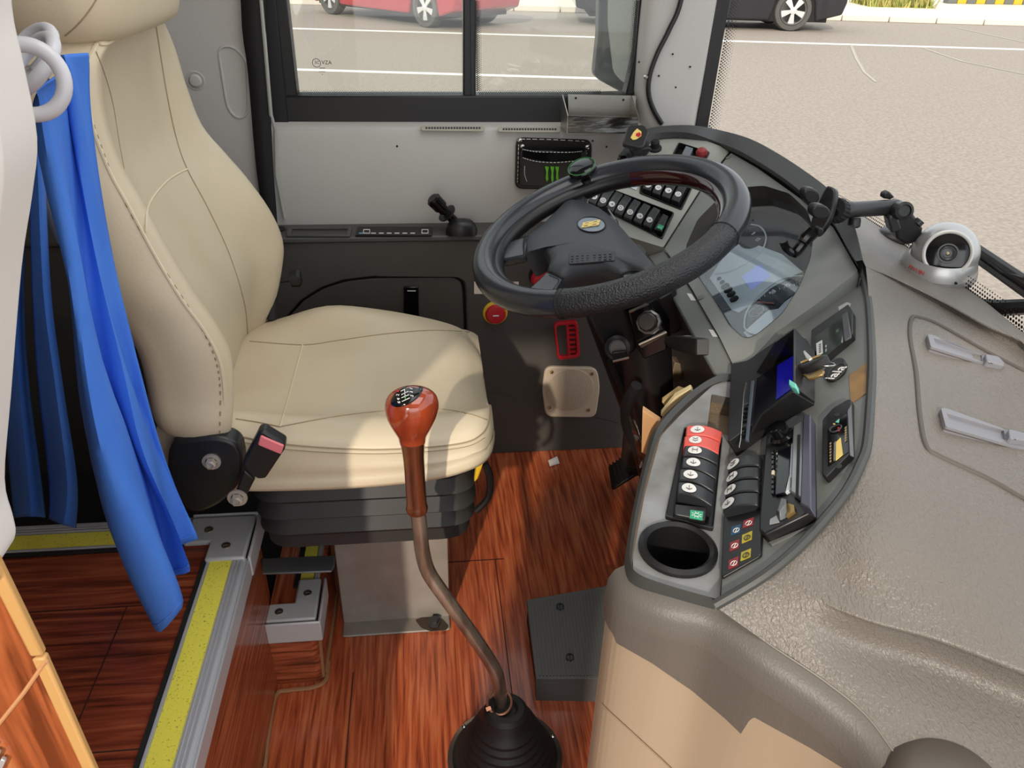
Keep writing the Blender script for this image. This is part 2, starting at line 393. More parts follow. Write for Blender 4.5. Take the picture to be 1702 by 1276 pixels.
# upper padded panel: sloped top edge, slightly leaning
UY = 1.745
mb = MB(); prof = [(UY+.004, .615), (UY, .64), (UY, .82), (UY+.006, .838), (UY+.022, .846), (UY+.07, .85), (UY+.07, .615)]
A = [V((-.50, y, z)) for y, z in prof]; B = [V((.66, y, z)) for y, z in prof]; mb.hull(A, B)
upper = obj('upper_panel', mb, GREYT, wall, bevel=.004)
mb = MB(); mb.lathe([(.0025, 0), (.0025, .0006)], frame(at(660, 243, y=UY), (0, -1, 0), (1, 0, 0)), 10); obj('screw_hole', mb, BLACKM, upper)
for px in ((985, 234), (1008, 244)): 
    mb = MB(); mb.lathe([(.0022, 0), (.0022, .0006)], frame(at(*px, y=UY), (0, -1, 0), (1, 0, 0)), 10); obj('screw_hole', mb, BLACKM, upper)
TP = Pl((0, -.35, 1), (0, UY+.016, .8445))
for u0, u1 in ((700, 806), (828, 932)):
    v = 215 if u0 < 800 else 217
    b = MB(); o = rnd(TP.pts([(u0, v-4.2), (u1, v-3.2), (u1-1, v+4), (u0-1, v+3)]), .006); b.prism(o, TP.n, 0, .003)
    vent = obj('air_vent', b, mat('vent_beige', (170, 166, 152), .5), upper, bevel=.001)
    for k in range(20):
        f = u0+9+(u1-u0-18)*k/19
        b = MB(); b.prism(TP.pts([(f-1.6, v-1.6), (f+1.6, v-1.6), (f+1.6, v+1.4), (f-1.6, v+1.4)]), TP.n, .003, .0035); obj('vent_slot', b, GLYPH, vent, smooth=0)
# side window
win = sthing('window_1', (0, 1.8, .85), 'sliding side window in a black frame', 'window')
GY = 1.80
def wbox(name, px, y, t, m, par, bevel=.002):
    b = MB(); b.prism([at(*p, y=y) for p in px], (0, 1, 0), 0, t); return obj(name, b, m, par, bevel=bevel)
WT = -420
FR = mat('window_frame_black', (24, 24, 26), .45)
wbox('bottom_rail', [(470, 159), (945, 159), (945, 163), (943, 209), (700, 207), (473, 203)], 1.775, .05, FR, win, .004)
wbox('bottom_rail_right', [(940, 159), (1052, 157), (1052, 200), (940, 206)], 1.777, .05, FR, win, .004)
wbox('left_rail', [(447+(WT)*.115, WT), (476+WT*.1, WT), (476, 0), (494, 160), (470, 200), (447, 0)], 1.78, .045, FR, win, .003)
wbox('rubber_seal', [(398, WT), (452, WT), (458, 0), (480, 206), (450, 206), (438, 150), (424, 0)], 1.772, .05, FR, win, .003)
wbox('mullion', [(766+WT*-.01, WT), (791, WT), (791, 162), (770, 162)], 1.785, .03, FR, win, .003)
b = MB(); b.tube([at(781, WT, y=1.783), at(783, 0, y=1.783), at(785, 163, y=1.783)], .002, 6); obj('mullion_seal', b, mat('seal_teal', (50, 60, 62), .4), win)
wbox('right_rail', [(1066-WT*.1, WT), (1080-WT*.1, WT), (1071, 0), (1054, 158), (1040, 158), (1056, 90), (1064, 0)], 1.782, .04, FR, win, .003)
wbox('pane', [(430, WT), (772, WT), (772, 165), (480, 165)], GY+.004, .004, GLASS, win, 0)
wbox('sliding_pane', [(766, WT), (1110, WT), (1058, 162), (768, 162)], GY-.006, .004, GLASS, win, 0)
def dots(name, rows, y, par, m=FR):                  # printed dot border, fading inwards
    b = MB()
    for (u0, v0), (u1, v1), (nu, nv), r0 in rows:
        L = math.hypot(u1-u0, v1-v0); n = int(L/3.2)
        for k in range(4):
            for i in range(n):
                t = (i+.5*(k % 2))/n; rr = r0*(1-k*.2)
                p = at(u0+(u1-u0)*t+nu*k*2.4, v0+(v1-v0)*t+nv*k*2.4, y=y)
                b.poly([p+V((rr*math.cos(a), 0, rr*math.sin(a))) for a in [PI/3*j for j in range(6)]])
    o = obj(name, b, m, par, smooth=0); o['kind'] = 'stuff'; return o
dots('dot_border', [((494, 158), (768, 160), (0, -1), .0020), ((796, 158), (1000, 156), (0, -1), .0020), ((793, 150), (791, 0), (1, 0), .002), ((1050, 120), (1060, 0), (-1, 0), .002)], GY-.008, win)
for u, s in ((527, 'E'), (543, 'Z')):
    if s == 'E':
        b = MB(); b.arc(frame(at(526, 104.5, y=GY+.002), (0, -1, 0), (1, 0, 0)), .0085, .0006, 0, 2*PI, 20, 6); obj('glass_mark', b, GLYPH, win)
    text('glass_mark', '3C' if s == 'E' else 'VZA', .009 if s == 'E' else .011, frame(at(u, 104, y=GY+.002), (0, -1, 0), (1, 0, 0)), GLYPH, win)
for v, ww in ((113, 10), (119, 12), (124, 2)):
    b = MB()
    for k in range(int(ww/1.6)): b.prism([at(538-ww/2+k*1.6+dx, v+dv, y=GY+.002) for dx, dv in ((-2, -.6), (-.9, -.6), (-.9, .6), (-2, .6))], (0, -1, 0), 0, .0003)
    obj('glass_mark', b, GLYPH, win, smooth=0)
# B pillar behind the seat, A pillar, rear wall, ceiling, door wall
mb = MB(); mb.prism([at(*p, y=1.72) for p in ((270, -420), (396, -420), (405, 0), (420, 190), (452, 372), (468, 640), (230, 640))], (0, 1, 0), 0, .09)
bp = struct(obj('trim_2', mb, PILLT, bevel=.01)); bp['label'] = 'grey grained pillar trim behind the driver seat'
mb = MB(); o = rnd([at(*p, y=1.7195) for p in ((362, 78), (388, 76), (410, 100), (413, 190), (395, 198), (378, 180))], .02, 6); mb.tube(o, .0028, 6, closed=True); obj('oval_moulding', mb, PILLT, bp)
mb = MB(); mb.lathe([(.013, 0), (.013, .003), (.010, .006), (.0, .007)], frame(at(325, 134, y=1.72), (0, -1, 0), (1, 0, 0)), 20); obj('trim_button', mb, PILLT, bp)
mb = MB(); mb.arc(frame(at(325, 134, y=1.72), (0, -1, 0), (1, 0, 0)), .017, .002, 0, 2*PI, 20, 6); obj('trim_ring', mb, PILLT, bp)
mb = MB(); mb.prism([at(*p, y=1.715) for p in ((397, -100), (436, -100), (447, 0), (464, 150), (462, 210), (466, 366), (440, 372), (452, 300), (420, 60))], (0, 1, 0), 0, .02); 
mb2 = MB(); mb2.tube([at(434, 0, y=1.70), at(450, 190, y=1.70), at(457, 215, y=1.72), at(459, 290, y=1.73), at(473, 362, y=1.735)], .004, 8)
obj('edge_moulding', mb2, mat('pale_edge', (170, 170, 164), .4), bp); mb.bm.free()
# A pillar trim
pil = sthing('trim_1', (.6, 1.7, .83), 'pale grey A-pillar trim between side window and windscreen', 'pillar')
rows = []
for v, us, ys in ((-420, (1098, 1150, 1236, 1258), (1.78, 1.735, 1.735, 1.78)), (0, (1066, 1090, 1178, 1194), (1.785, 1.74, 1.735, 1.75)), (60, (1060, 1082, 1166, 1184), (1.785, 1.74, 1.735, 1.75)), (150, (1053, 1072, 1146, 1169), (1.785, 1.735, 1.73, 1.75)), (190, (1060, 1080, 1140, 1161), (1.785, 1.735, 1.73, 1.75)), (240, (1060, 1090, 1136, 1152), (1.785, 1.735, 1.73, 1.75))):
    rows.append([at(u, v, y=y) for u, y in zip(us, ys)]+[at(us[-1], v, y=1.86), at(us[0], v, y=1.86)])
mb = MB(); mb.grid([cr(r, 4, True) for r in rows], True, True); obj('pillar_trim', mb, PILLT, pil, smooth=60)
mb = MB(); mb.tube(cr([at(*p, y=1.724) for p in ((1180, -400), (1150, -120), (1132, 0), (1112, 50), (1092, 90), (1080, 125), (1078, 155), (1086, 182), (1100, 206))], 6), .0055, 8)
o = obj('black_cable', mb, BLACK, smooth=60); tag(o, 'black cable running down the grey A-pillar trim', 'cable')
for p in ((1121, 33), (1147, 111), (1123, 145), (1095, 126), (1118, 90), (1062, 103)):
    mb = MB(); mb.lathe([(.0022, 0), (.0022, .001)], frame(at(*p, y=1.729), (0, -1, 0), (1, 0, 0)), 10); obj('screw_hole', mb, BLACKM, pil)
mb = MB(); mb.lathe([(.005, 0), (.005, .006), (.003, .01)], frame(at(1073, 127, y=1.728), (0, -1, 0), (1, 0, 0)), 10); obj('cable_clip', mb, CHROME, pil)
# windscreen: curved pane with black ceramic border
ws = sthing('window_2', (.75, 1.0, .78), 'large windscreen with dotted black border', 'window')
base = [V((.618, 1.715, .80)), V((.68, 1.62, .79)), V((.755, 1.45, .775)), V((.78, 1.2, .77)), V((.785, .93, .765)), V((.775, .6, .76)), V((.76, .2, .755)), V((.72, -.4, .755)), V((.6, -.9, .755))]
bl = cr(base, 6)
mb = MB(); mb.grid([[p+V((0, 0, h))+V((-.05*h*h, 0, 0)) for p in bl] for h in (-.12, 0, .1, .25, .5, .8, 1.1, 1.3)]); obj('pane', mb, WGLASS, ws)
def wsp(i, h, off=-.004): return bl[i]+V((-.05*h*h+off, off*.5, h))
BY = 1.735
mb = MB(); mb.prism([at(*p, y=BY) for p in ((1152, 240), (1158, 205), (1192, 0), (1262, -420), (1290, -420), (1213, 0), (1176, 213), (1171, 240))], (0, 1, 0), 0, .006); obj('black_border', mb, FR, ws)
mb = MB()
for k in range(6):
    for j in range(130):
        t = (j+.5*(k % 2))/129; u, v = 1172+(1290-1172)*t, 240-660*t
        p = at(u+2.2+3.0*k, v, y=BY); r = .0021*(1-.13*k)
        mb.poly([p+V((r*math.cos(a), 0, r*math.sin(a))) for a in [PI/3*q for q in range(6)]])
obj('dot_border', mb, FR, ws, smooth=0)['kind'] = 'stuff'
mb = MB(); mb.grid([[wsp(i, h) for i in range(2, len(bl))] for h in (-.10, .012)]); obj('black_border_bottom', mb, FR, ws)
mb = MB()
for i in range(14, 42):
    for s in range(9):
        for k in range(5):
            t = (s+.5*(k % 2))/9; h = .015+.0055*k; p = wsp(i, h, -.005).lerp(wsp(i+1, h, -.005), t); r = .0029*(1-.14*k)
            e = (bl[i+1]-bl[i]).normalized(); mb.poly([p+e*r*math.cos(a)+V((0, 0, r*math.sin(a))) for a in [PI/3*q for q in range(6)]])
obj('dot_border', mb, FR, ws, smooth=0)['kind'] = 'stuff'
# rest of the bus shell (out of view, shades the cab), plus an added shade post
mb = MB(); mb.box((-.65, .45, 2.13), (3.0, 2.9, .05)); struct(obj('ceiling', mb, mat('ceiling_white', (225, 222, 216), .7)))
mb = MB(); mb.box((-1.5, -.97, 1.2), (1.3, .05, 1.8)); mb.box((-.05, -.97, 1.93), (1.6, .05, .36)); mb.box((-.44, -.97, 1.2), (.20, .05, 1.8)); struct(obj('wall_right_shade_post', mb, GREYT))  # narrow middle box is an unseen post added to shade floor and wall
mb = MB(); mb.box((-1.47, 1.82, 1.05), (1.95, .05, 2.1)); mb.box((.05, 1.82, 1.95), (1.3, .05, .3)); struct(obj('wall_left', mb, mat('rear_side_wall', (70, 68, 66), .7)))
mb = MB(); mb.box((-2.14, .45, 1.05), (.05, 2.85, 2.1)); struct(obj('wall_back', mb, mat('rear_wall', (90, 88, 86), .7)))
# ------------------------------------------------------------------ outside
GZ = -.30
mb = MB(); mb.box((6, 24, GZ-.05), (110, 70, .1)); road = struct(obj('ground', mb, ASPH)); road['label'] = 'pale sunlit asphalt of the car park'
def gp(u, v, z=GZ): return at(u, v, z=z)
def strip(name, px0, px1, wdt, m, par, lift=.004):
    a, b_ = gp(*px0), gp(*px1); d = (b_-a).normalized(); s = V((-d.y, d.x, 0))*wdt/2
    b = MB(); b.prism([a-s, b_-s, b_+s, a+s], (0, 0, 1), 0, lift); return obj(name, b, m, par, smooth=0)
strip('parking_line', (300, 42), (1900, 88), .16, LINEW, road)
strip('parking_line', (300, 110), (1150, 135), .13, LINEW, road)
for path in ([(1415, 76), (1424, 98), (1437, 120), (1456, 136)], [(1535, 80), (1600, 102), (1702, 123)], [(1590, 46), (1702, 70)]):
    mb = MB(); mb.grid([[gp(u-2.5, v, GZ+.004), gp(u+2.5, v, GZ+.004)] for u, v in path]); obj('faint_scuff', mb, SCUFF, road, smooth=0)
ka, kb = gp(470, 7), gp(1740, 45); kd = (kb-ka).normalized(); kn = V((-kd.y, kd.x, 0))
kerb = struct(thing('pavement', 'pale sunlit pavement behind a stone kerb', 'pavement', (ka+kb)/2))
L = (kb-ka).length; n = int(L/1.0)
for k in range(-14, n+8):
    p0, p1 = ka+kd*(k*1.0+.012), ka+kd*(k*1.0+.988)
    b = MB(); b.prism([p0, p1, p1+kn*.15, p0+kn*.15], (0, 0, 1), 0, .12); obj('kerb_stone', b, KERB, kerb, bevel=.015)
a0, b0 = ka-kd*15, kb+kd*9
mb = MB(); mb.prism([a0+kn*.15, b0+kn*.15, b0+kn*14, a0+kn*14], (0, 0, 1), -.05, .11); obj('paving', mb, PAVE, kerb)
# leaf strip
cen = gp(1492, 12, GZ+.11); ax = kd
verts = MB()
for i in range(1500):
    p = cen+ax*random.uniform(-.75, .85)+kn*random.uniform(-.15, 1.2); h = random.uniform(.10, .34); a = random.uniform(0, 2*PI)
    d = V((math.cos(a), math.sin(a), 0)); s = d*random.uniform(.012, .03); t = V((random.uniform(-.1, .1), random.uniform(-.1, .1), h))
    verts.face(verts.vs([p-s, p+s, p+t*.7+s*.8, p+t])) 
g = obj('leaf_bed', verts, GRASS, smooth=0); tag(g, 'low yellowish green leaf bed on the far pavement', 'plant bed'); g['kind'] = 'stuff'
# striped barrier blocks top right
bar = thing('striped_barrier', 'yellow and black striped barrier blocks at far right of pavement', 'barrier', gp(1640, 2, GZ+.11))
b0 = gp(1575, 6, GZ+.11); b1 = gp(1760, 9, GZ+.11); bd = (b1-b0)/12
for k in range(14):
    p0 = b0+bd*k; p1 = p0+bd*.97; b = MB(); b.prism([p0, p1, p1+kn*.3, p0+kn*.3], (0, 0, 1), 0, .5); obj('block', b, YEL if k % 2 else mat('barrier_dark', (110, 112, 108), .7) if k == 0 else bpy.data.materials['barrier_dark'] if k % 2 == 0 else YEL, bar, bevel=.02)
def car(name, label, wheel, dirv, wb, track, R, body, hl, length, front, cabh=1.5, gc=.2):
    """wheel: ground point of the near wheel W1; dirv: unit axis from W1 towards W2; near side is towards the camera"""
    dirv = dirv.normalized(); side = V((-dirv.y, dirv.x, 0))
    if side.y < 0: side = -side
    M = Matrix(((dirv.x, side.x, 0, wheel.x), (dirv.y, side.y, 0, wheel.y), (0, 0, 1, wheel.z), (0, 0, 0, 1)))
    r = thing(name, label, 'car', wheel+dirv*wb/2+side*track/2); f = lambda x, y, z: M @ V((x, y, z))
    e0, e1 = -front, length-front; H = .95
    def side_poly(y):
        P = [(e0+.05, gc+.12), (-R*1.25, gc)]
        for k in range(9): a = PI-PI*k/8; P.append((R*1.15*math.cos(a), R+R*1.15*math.sin(a)))
        P += [(R*1.25, gc), (wb-R*1.25, gc)]
        for k in range(9): a = PI-PI*k/8; P.append((wb+R*1.15*math.cos(a), R+R*1.15*math.sin(a)))
        P += [(wb+R*1.25, gc), (e1-.05, gc+.12), (e1, .5), (e1-.06, H-.05), (e1-.5, H), (e0+.3, H), (e0+.02, H-.12), (e0, .5)]
        return [f(x, y, z) for x, z in P]
    b = MB(); A, B = side_poly(-.05), side_poly(track+.05); b.hull(A, B); bo = obj('body', b, body, r, bevel=.03)
    b = MB(); cab = [(e0+.9, H-.01), (e0+1.6, cabh), (e1-.9, cabh), (e1-.3, H-.01)]
    b.hull([f(x, .02 if z < 1 else .14, z) for x, z in cab], [f(x, track-.02 if z < 1 else track-.14, z) for x, z in cab]); obj('cabin', b, body, r, bevel=.05)
    for k, (xa, xb) in enumerate(((.36, .49), (.51, .66))):
        xs = lambda t: e0+.9+(e1-e0-1.2)*t
        b = MB(); b.hull([f(xs(xa)-.35, .025, H+.05), f(xs(xb)+.2, .025, H+.05), f(xs(xb)+.1, .12, cabh-.1), f(xs(xa), .12, cabh-.1)], [f(xs(xa)-.35, .05, H+.05), f(xs(xb)+.2, .05, H+.05), f(xs(xb)+.1, .15, cabh-.1), f(xs(xa), .15, cabh-.1)]); obj('side_window', b, CARGL, r)
    b = MB(); b.prism([f(e0+.3, .01, gc+.08), f(e1-.3, .01, gc+.08), f(e1-.3, track-.01, gc+.08), f(e0+.3, track-.01, gc+.08)], (0, 0, 1), -.1, .3); obj('underbody', b, BLACKM, r)
    for x in (0, wb):
        for y, s in ((0, -1), (track, 1)):
            Mw = M @ Matrix.Translation((x, y, R)) @ Matrix.Rotation(-PI/2*s*-1, 4, 'X')
            Mw = frame(M @ V((x, y-.06*s*-1*0, R)), side*s, dirv)
            b = MB(); b.lathe([(R*.55, -.2), (R*.93, -.2), (R, -.17), (R, -.02), (R*.95, .015), (R*.74, .02), (R*.72, -.01)], Mw, 28, False); wh = obj('wheel', b, TYRE, r)
            b = MB(); b.lathe([(R*.73, -.01), (R*.70, .012), (R*.64, .006), (R*.62, -.03), (.0, -.03)], Mw, 28); obj('rim', b, mat('rim_dark', (90, 88, 86), .5) if 'rim_dark' not in bpy.data.materials else bpy.data.materials['rim_dark'], wh)
            for k in range(5):
                a = 2*PI*k/5+.3; b = MB(); q = lambda rr, da, h: Mw @ V((rr*math.cos(a+da), rr*math.sin(a+da), h))
                b.hull([q(R*.08, -.9, -.03), q(R*.08, .9, -.03), q(R*.66, .30, -.03), q(R*.66, -.30, -.03)], [q(R*.08, -.9, .012), q(R*.08, .9, .012), q(R*.66, .26, .004), q(R*.66, -.26, .004)]); obj('spoke', b, WHEELM, wh, bevel=.006)
            b = MB(); b.lathe([(R*.18, -.03), (R*.18, .016), (R*.1, .022)], Mw, 16); obj('hub', b, WHEELM, wh)
    b = MB(); b.hull([f(wb*.3, -.052, .42), f(wb*.75, -.052, .42), f(wb*.75, -.052, .40), f(wb*.3, -.052, .40)], [f(wb*.3, -.04, .42), f(wb*.75, -.04, .42), f(wb*.75, -.04, .40), f(wb*.3, -.04, .40)]); obj('door_trim', b, body, r)
    return r
W1 = gp(707, 46); W2 = gp(540, 20)
car('red_car', 'red car with five-spoke silver wheels seen through the side window', W1, V((-.66, .75, 0)), 2.75, 1.55, .315, CARRED, 0, 4.2, .80)
car('black_car', 'black car with silver alloy wheels parked beyond the windscreen', gp(1312, 52), V((-1, .12, 0)), 2.9, 1.55, .345, CARBLK, 0, 5.0, .95, gc=.18)
# ------------------------------------------------------------------ steps, nosings, caps
def nosing(name, label, P0, P1, inward, group=None, ribs=3):
    """ribbed aluminium stair nosing along P0-P1; inward points over the tread"""
    d = (P1-P0).normalized(); t = thing(name, label, 'step nosing', (P0+P1)/2, group); i = V(inward).normalized(); z = V((0, 0, 1))
    def bar(nm, a, b_, z0, z1, m, bevel=.0008):
        b = MB(); b.prism([P0+i*a, P1+i*a, P1+i*b_, P0+i*b_], z, z0, z1); return obj(nm, b, m, t, bevel=bevel)
    bar('base_plate', -.004, .064, 0, .004, ALU)
    bar('grit_strip', .0195, .0525, .004, .0062, GRIT, 0)
    for k in range(ribs): bar('rib', .001+k*.006, .0045+k*.006, .004, .0075, ALU)
    bar('edge_lip', .053, .058, .004, .0065, ALU); bar('rubber_edge', .058, .066, 0, .0045, BLACKM)
    b = MB(); b.prism([P0-i*.004, P1-i*.004, P1-i*.008, P0-i*.008], z, -.03, .004); obj('front_lip', b, ALU, t, bevel=.001)
    return t
nosing('step_nosing', 'long ribbed aluminium nosing with yellow grit strip on platform edge', V((-.305, .955, PZ)), V((-.305, -.6, PZ)), (-1, 0, 0), 'platform nosings')
nosing('step_nosing', 'nosing with yellow grit strip on platform rear edge, behind the blue curtain', V((-.41, 1.055, PZ)), V((-1.5, 1.055, PZ)), (0, -1, 0), 'platform nosings')
def lcap(name, label, corner, dx, dy, z, lx, ly, wd, drop, scr):
    """L-shaped corner cap with screws; dx, dy point along the two arms"""
    t = thing(name, label, 'corner cap', corner+V((0, 0, z))); c = V((corner.x, corner.y, 0)); x = V((dx, 0, 0)); y = V((0, dy, 0))
    o = [c, c+x*lx, c+x*lx+y*wd, c+x*wd+y*wd, c+x*wd+y*ly, c+y*ly]
    o = [p+V((0, 0, z)) for p in o]
    b = MB(); oo = rnd([o[0]], .01) if False else o; b.prism(oo, (0, 0, 1), .0005, .0115); obj('cap_plate', b, CAST, t, bevel=.004, seg=3)
    b = MB(); q = [c-x*.009-y*.009, c+x*lx-y*.009, c+x*lx-y*.004, c-x*.004-y*.004, c-x*.004+y*ly, c-x*.009+y*ly]
    b.prism([p+V((0, 0, z)) for p in q], (0, 0, 1), -drop, .0115); obj('cap_skirt', b, CAST, t, bevel=.003)
    for a, e in scr:
        b = MB(); M = frame(c+x*a+y*e+V((0, 0, z+.0115)), (0, 0, 1), (1, 0, 0))
        b.lathe([(.0075, 0), (.0072, .0012), (.004, .0018)], M, 14); b.box((0, 0, .0018), (.007, .0015, .001), M); obj('screw', b, STEEL, t)
    return t
lcap('corner_cap', 'grey cast corner cap with screws on the platform corner', V((-.304, 1.054, 0)), -1, -1, PZ, .105, .105, .062, .030, [(.07, .034), (.034, .075)])
# small low step box
bx = sthing('step_box', (-.26, 1.03, 0), 'small low wood-grain step with rounded corner below the seat', 'step')
BZ = .155
p_ = [(-.303, .985), (-.232, .985), (-.222, .989), (-.217, 1.0), (-.213, 1.20), (-.303, 1.20)]
mb = MB(); mb.prism([V((x, y, 0)) for x, y in p_], (0, 0, 1), 0, BZ); obj('step_body', mb, WBOX, bx, smooth=60)
mb = MB(); mb.prism([V((-.303, .99, BZ)), V((-.222, .99, BZ)), V((-.218, 1.20, BZ)), V((-.303, 1.20, BZ))], (0, 0, 1), -.001, .0015); obj('tread', mb, WFLOOR, bx)
mb = MB(); mb.tube([V((-.216, 1.0, .004)), V((-.213, 1.2, .004))], .004, 6); obj('sealant_bead', mb, TANSEAL, bx)
mb = MB(); mb.tube([V((-.219, .993, .004)), V((-.216, .997, BZ-.03))], .003, 6); obj('sealant_bead', mb, TANSEAL, bx)
mb = MB(); mb.prism([V((-.256, 1.07, BZ)), V((-.232, 1.07, BZ)), V((-.232, 1.19, BZ)), V((-.256, 1.19, BZ))], (0, 0, 1), .001, .005); obj('grit_strip', mb, GRIT, bx)
for xa in (-.262, -.226):
    mb = MB(); mb.box((xa, 1.13, BZ+.003), (.009, .12, .006)); obj('nosing_bar', mb, ALU if xa > -.25 else BLACKM, bx, bevel=.001)
lcap('corner_cap', 'light grey cast corner cap with rusty screws on the low step', V((-.216, .985, 0)), -1, 1, BZ, .087, .10, .042, .036, [(.066, .021), (.021, .062)])
mb = MB(); mb.prism([at(*p, z=.265) for p in ((434, 927), (557, 922), (556, 940), (551, 949), (436, 953))], (0, 0, 1), -.004, 0)
o = obj('mounting_strip', mb, mat('grey_steel', (108, 110, 110), .4, .5), bevel=.002); tag(o, 'grey steel strip across the rear of the low step, under the black bellows', 'bracket')

# ------------------------------------------------------------------ driver seat
seat = thing('driver_seat', 'cream leather driver seat with high backrest on black bellows', 'seat', (-.12, 1.2, 0))
# cushion: cross-sections along x, each a closed outline across y
def csec(x, yn, yf, zn, zf, zmid, bot, rr=.03):
    bo = .055
    return [V((x, yn+.012, bot)), V((x, yn-.004, bot+.03)), V((x, yn, zn-.022)), V((x, yn+.012, zn+.003)), V((x, yn+.06, zn+.012)), V((x, yn+.12, zmid+.004)), V((x, (yn+yf)/2, zmid-.004)),
            V((x, yf-.12, zmid+.006)), V((x, yf-.06, zf)), V((x, yf-.012, zf-.012)), V((x, yf, zf-.04)), V((x, yf-.01, bot)), V((x, (yn+yf)/2, bot-.005))]
cs = [(-.40, .965, 1.43, .575, .53, .54, .49), (-.30, .95, 1.445, .578, .548, .545, .485), (-.20, .945, 1.45, .565, .572, .545, .483), (-.10, .945, 1.45, .556, .562, .545, .483),
      (.0, .948, 1.448, .553, .54, .537, .488), (.06, .955, 1.44, .556, .522, .528, .50), (.087, .975, 1.425, .548, .505, .515, .505), (.098, 1.01, 1.40, .53, .497, .505, .508)]
secs = [cr(csec(*c), 4, True) for c in cs]
rows = [cr([s[k] for s in secs], 4) for k in range(len(secs[0]))]
mb = MB(); mb.grid([list(r) for r in zip(*rows)], True, True); CB = mb.bvh(); cush = obj('seat_cushion', mb, LEATHER, seat, smooth=80)
def onto(bv, px, off=.0008):
    P = []
    for u, v in px:
        r = ray(u, v); h = bv.ray_cast(EYE, r.normalized())
        if h[0] is not None: P.append(h[0]-r.normalized()*off)
    return P
def seam(px, bv, par, r=.0013, m=STITCH, n=10, name='seam', off=.0004):
    q = cr([V((a, b, 0)) for a, b in px], n); P = onto(bv, [(p.x, p.y) for p in q], off)
    if len(P) < 3: return
    b = MB(); b.tube(P, r, 5); return obj(name, b, m, par)
seam([(384, 722), (470, 738), (600, 747), (700, 744), (770, 736), (800, 722), (812, 700), (814, 660)], CB, cush, .0014)
seam([(384, 730), (470, 746), (600, 754), (700, 751), (775, 742), (806, 727)], CB, cush, .0008)
seam([(465, 709), (560, 692), (650, 682), (730, 680), (780, 688), (810, 698)], CB, cush, .0011)
seam([(415, 567), (503, 573), (560, 566), (640, 555), (720, 549), (800, 553)], CB, cush, .0011)
seam([(503, 573), (490, 620), (478, 665), (465, 709)], CB, cush, .0018, PIPING)
seam([(392, 696), (430, 702), (465, 709)], CB, cush, .0011)
# backrest
N_ = [(160, 75, 1.03), (145, 115, 1.0), (152, 200, .98), (180, 280, .97), (215, 345, .96), (255, 420, .95), (300, 495, .94), (340, 550, .94), (365, 600, .94), (373, 660, .94), (372, 725, .94)]
F_ = [(262, 28, 1.35), (285, 80, 1.38), (303, 140, 1.39), (328, 205, 1.40), (365, 250, 1.42), (400, 290, 1.43), (440, 345, 1.44), (462, 395, 1.45), (462, 440, 1.45), (447, 510, 1.45), (415, 575, 1.44)]
dep = [.0, .004, .010, .018, .028, .035, .038, .036, .03, .022, .01]
th = [.085, .10, .11, .115, .12, .125, .125, .12, .115, .11, .10]
R_ = []
for (u, v, y), (u2, v2, y2), dp, t in zip(N_, F_, dep, th):
    a, b_ = at(u, v, y=y), at(u2, v2, y=y2); c = (a+b_)/2; bk = V((-1, 0, .12))
    P = [a, a.lerp(b_, .06)+V((.008, 0, 0)), a.lerp(b_, .2)-V((dp, 0, 0)), c-V((dp*1.25, 0, 0)), a.lerp(b_, .8)-V((dp, 0, 0)), a.lerp(b_, .94)+V((.008, 0, 0)), b_,
         b_+bk*t*.5+V((0, .008, 0)), b_+bk*t-V((0, .03, 0)), c+bk*(t+.01), a+bk*t+V((0, .03, 0)), a+bk*t*.5-V((0, .008, 0))]
    R_.append(P)
top = [[p.lerp(sum(R_[0], V())/12, f)+V((0, 0, h)) for p in R_[0]] for f, h in ((.75, .03), (.25, .026))]
R_ = top+R_+[[p.lerp(sum(R_[-1], V())/12, .3)-V((0, 0, .05)) for p in R_[-1]]]
cols = [cr([r[k] for r in R_], 4) for k in range(12)]
G_ = [cr([c[i] for c in cols], 4, True) for i in range(len(cols[0]))]
mb = MB(); mb.grid(G_, True, True); BB = mb.bvh(); back = obj('backrest', mb, LEATHER, seat, smooth=80)
s_ = 2
mb = MB(); mb.tube(cr([R_[i][0] for i in range(s_, len(R_)-1)], 6), .0022, 6); obj('piping', mb, PIPING, back)
mb = MB(); mb.tube(cr([R_[i][6] for i in range(s_, len(R_)-1)], 6), .0022, 6); obj('piping', mb, PIPING, back)
seam([(258, 36), (276, 150), (293, 230), (311, 281), (345, 345), (380, 420), (405, 500), (412, 560)], BB, back, .0012)
seam([(160, 86), (176, 130), (188, 175), (196, 225), (206, 280)], BB, back, .0008)
seam([(311, 281), (282, 297), (256, 325), (244, 350), (242, 385)], BB, back, .0018, PIPING)
mb = MB(); mb.tube(cr([R_[3][0], R_[2][0], R_[2][1], R_[2][3], R_[2][5], R_[2][6], R_[3][6]], 6), .0024, 6); obj('piping', mb, PIPING, back)
mb = MB()
q = cr([V((x, y, 0)) for x, y in [(148, 130), (150, 170), (172, 240), (200, 310), (245, 395), (300, 482), (340, 545), (364, 600), (371, 650), (370, 720)]], 9)
P = onto(BB, [(p.x-5, p.y) for p in q], .0006)
for a, b_ in list(zip(P, P[1:]))[::2]: mb.tube([a, a.lerp(b_, .8)], .0011, 5)
st = obj('stitching', mb, STITCH, back); st['kind'] = 'stuff'
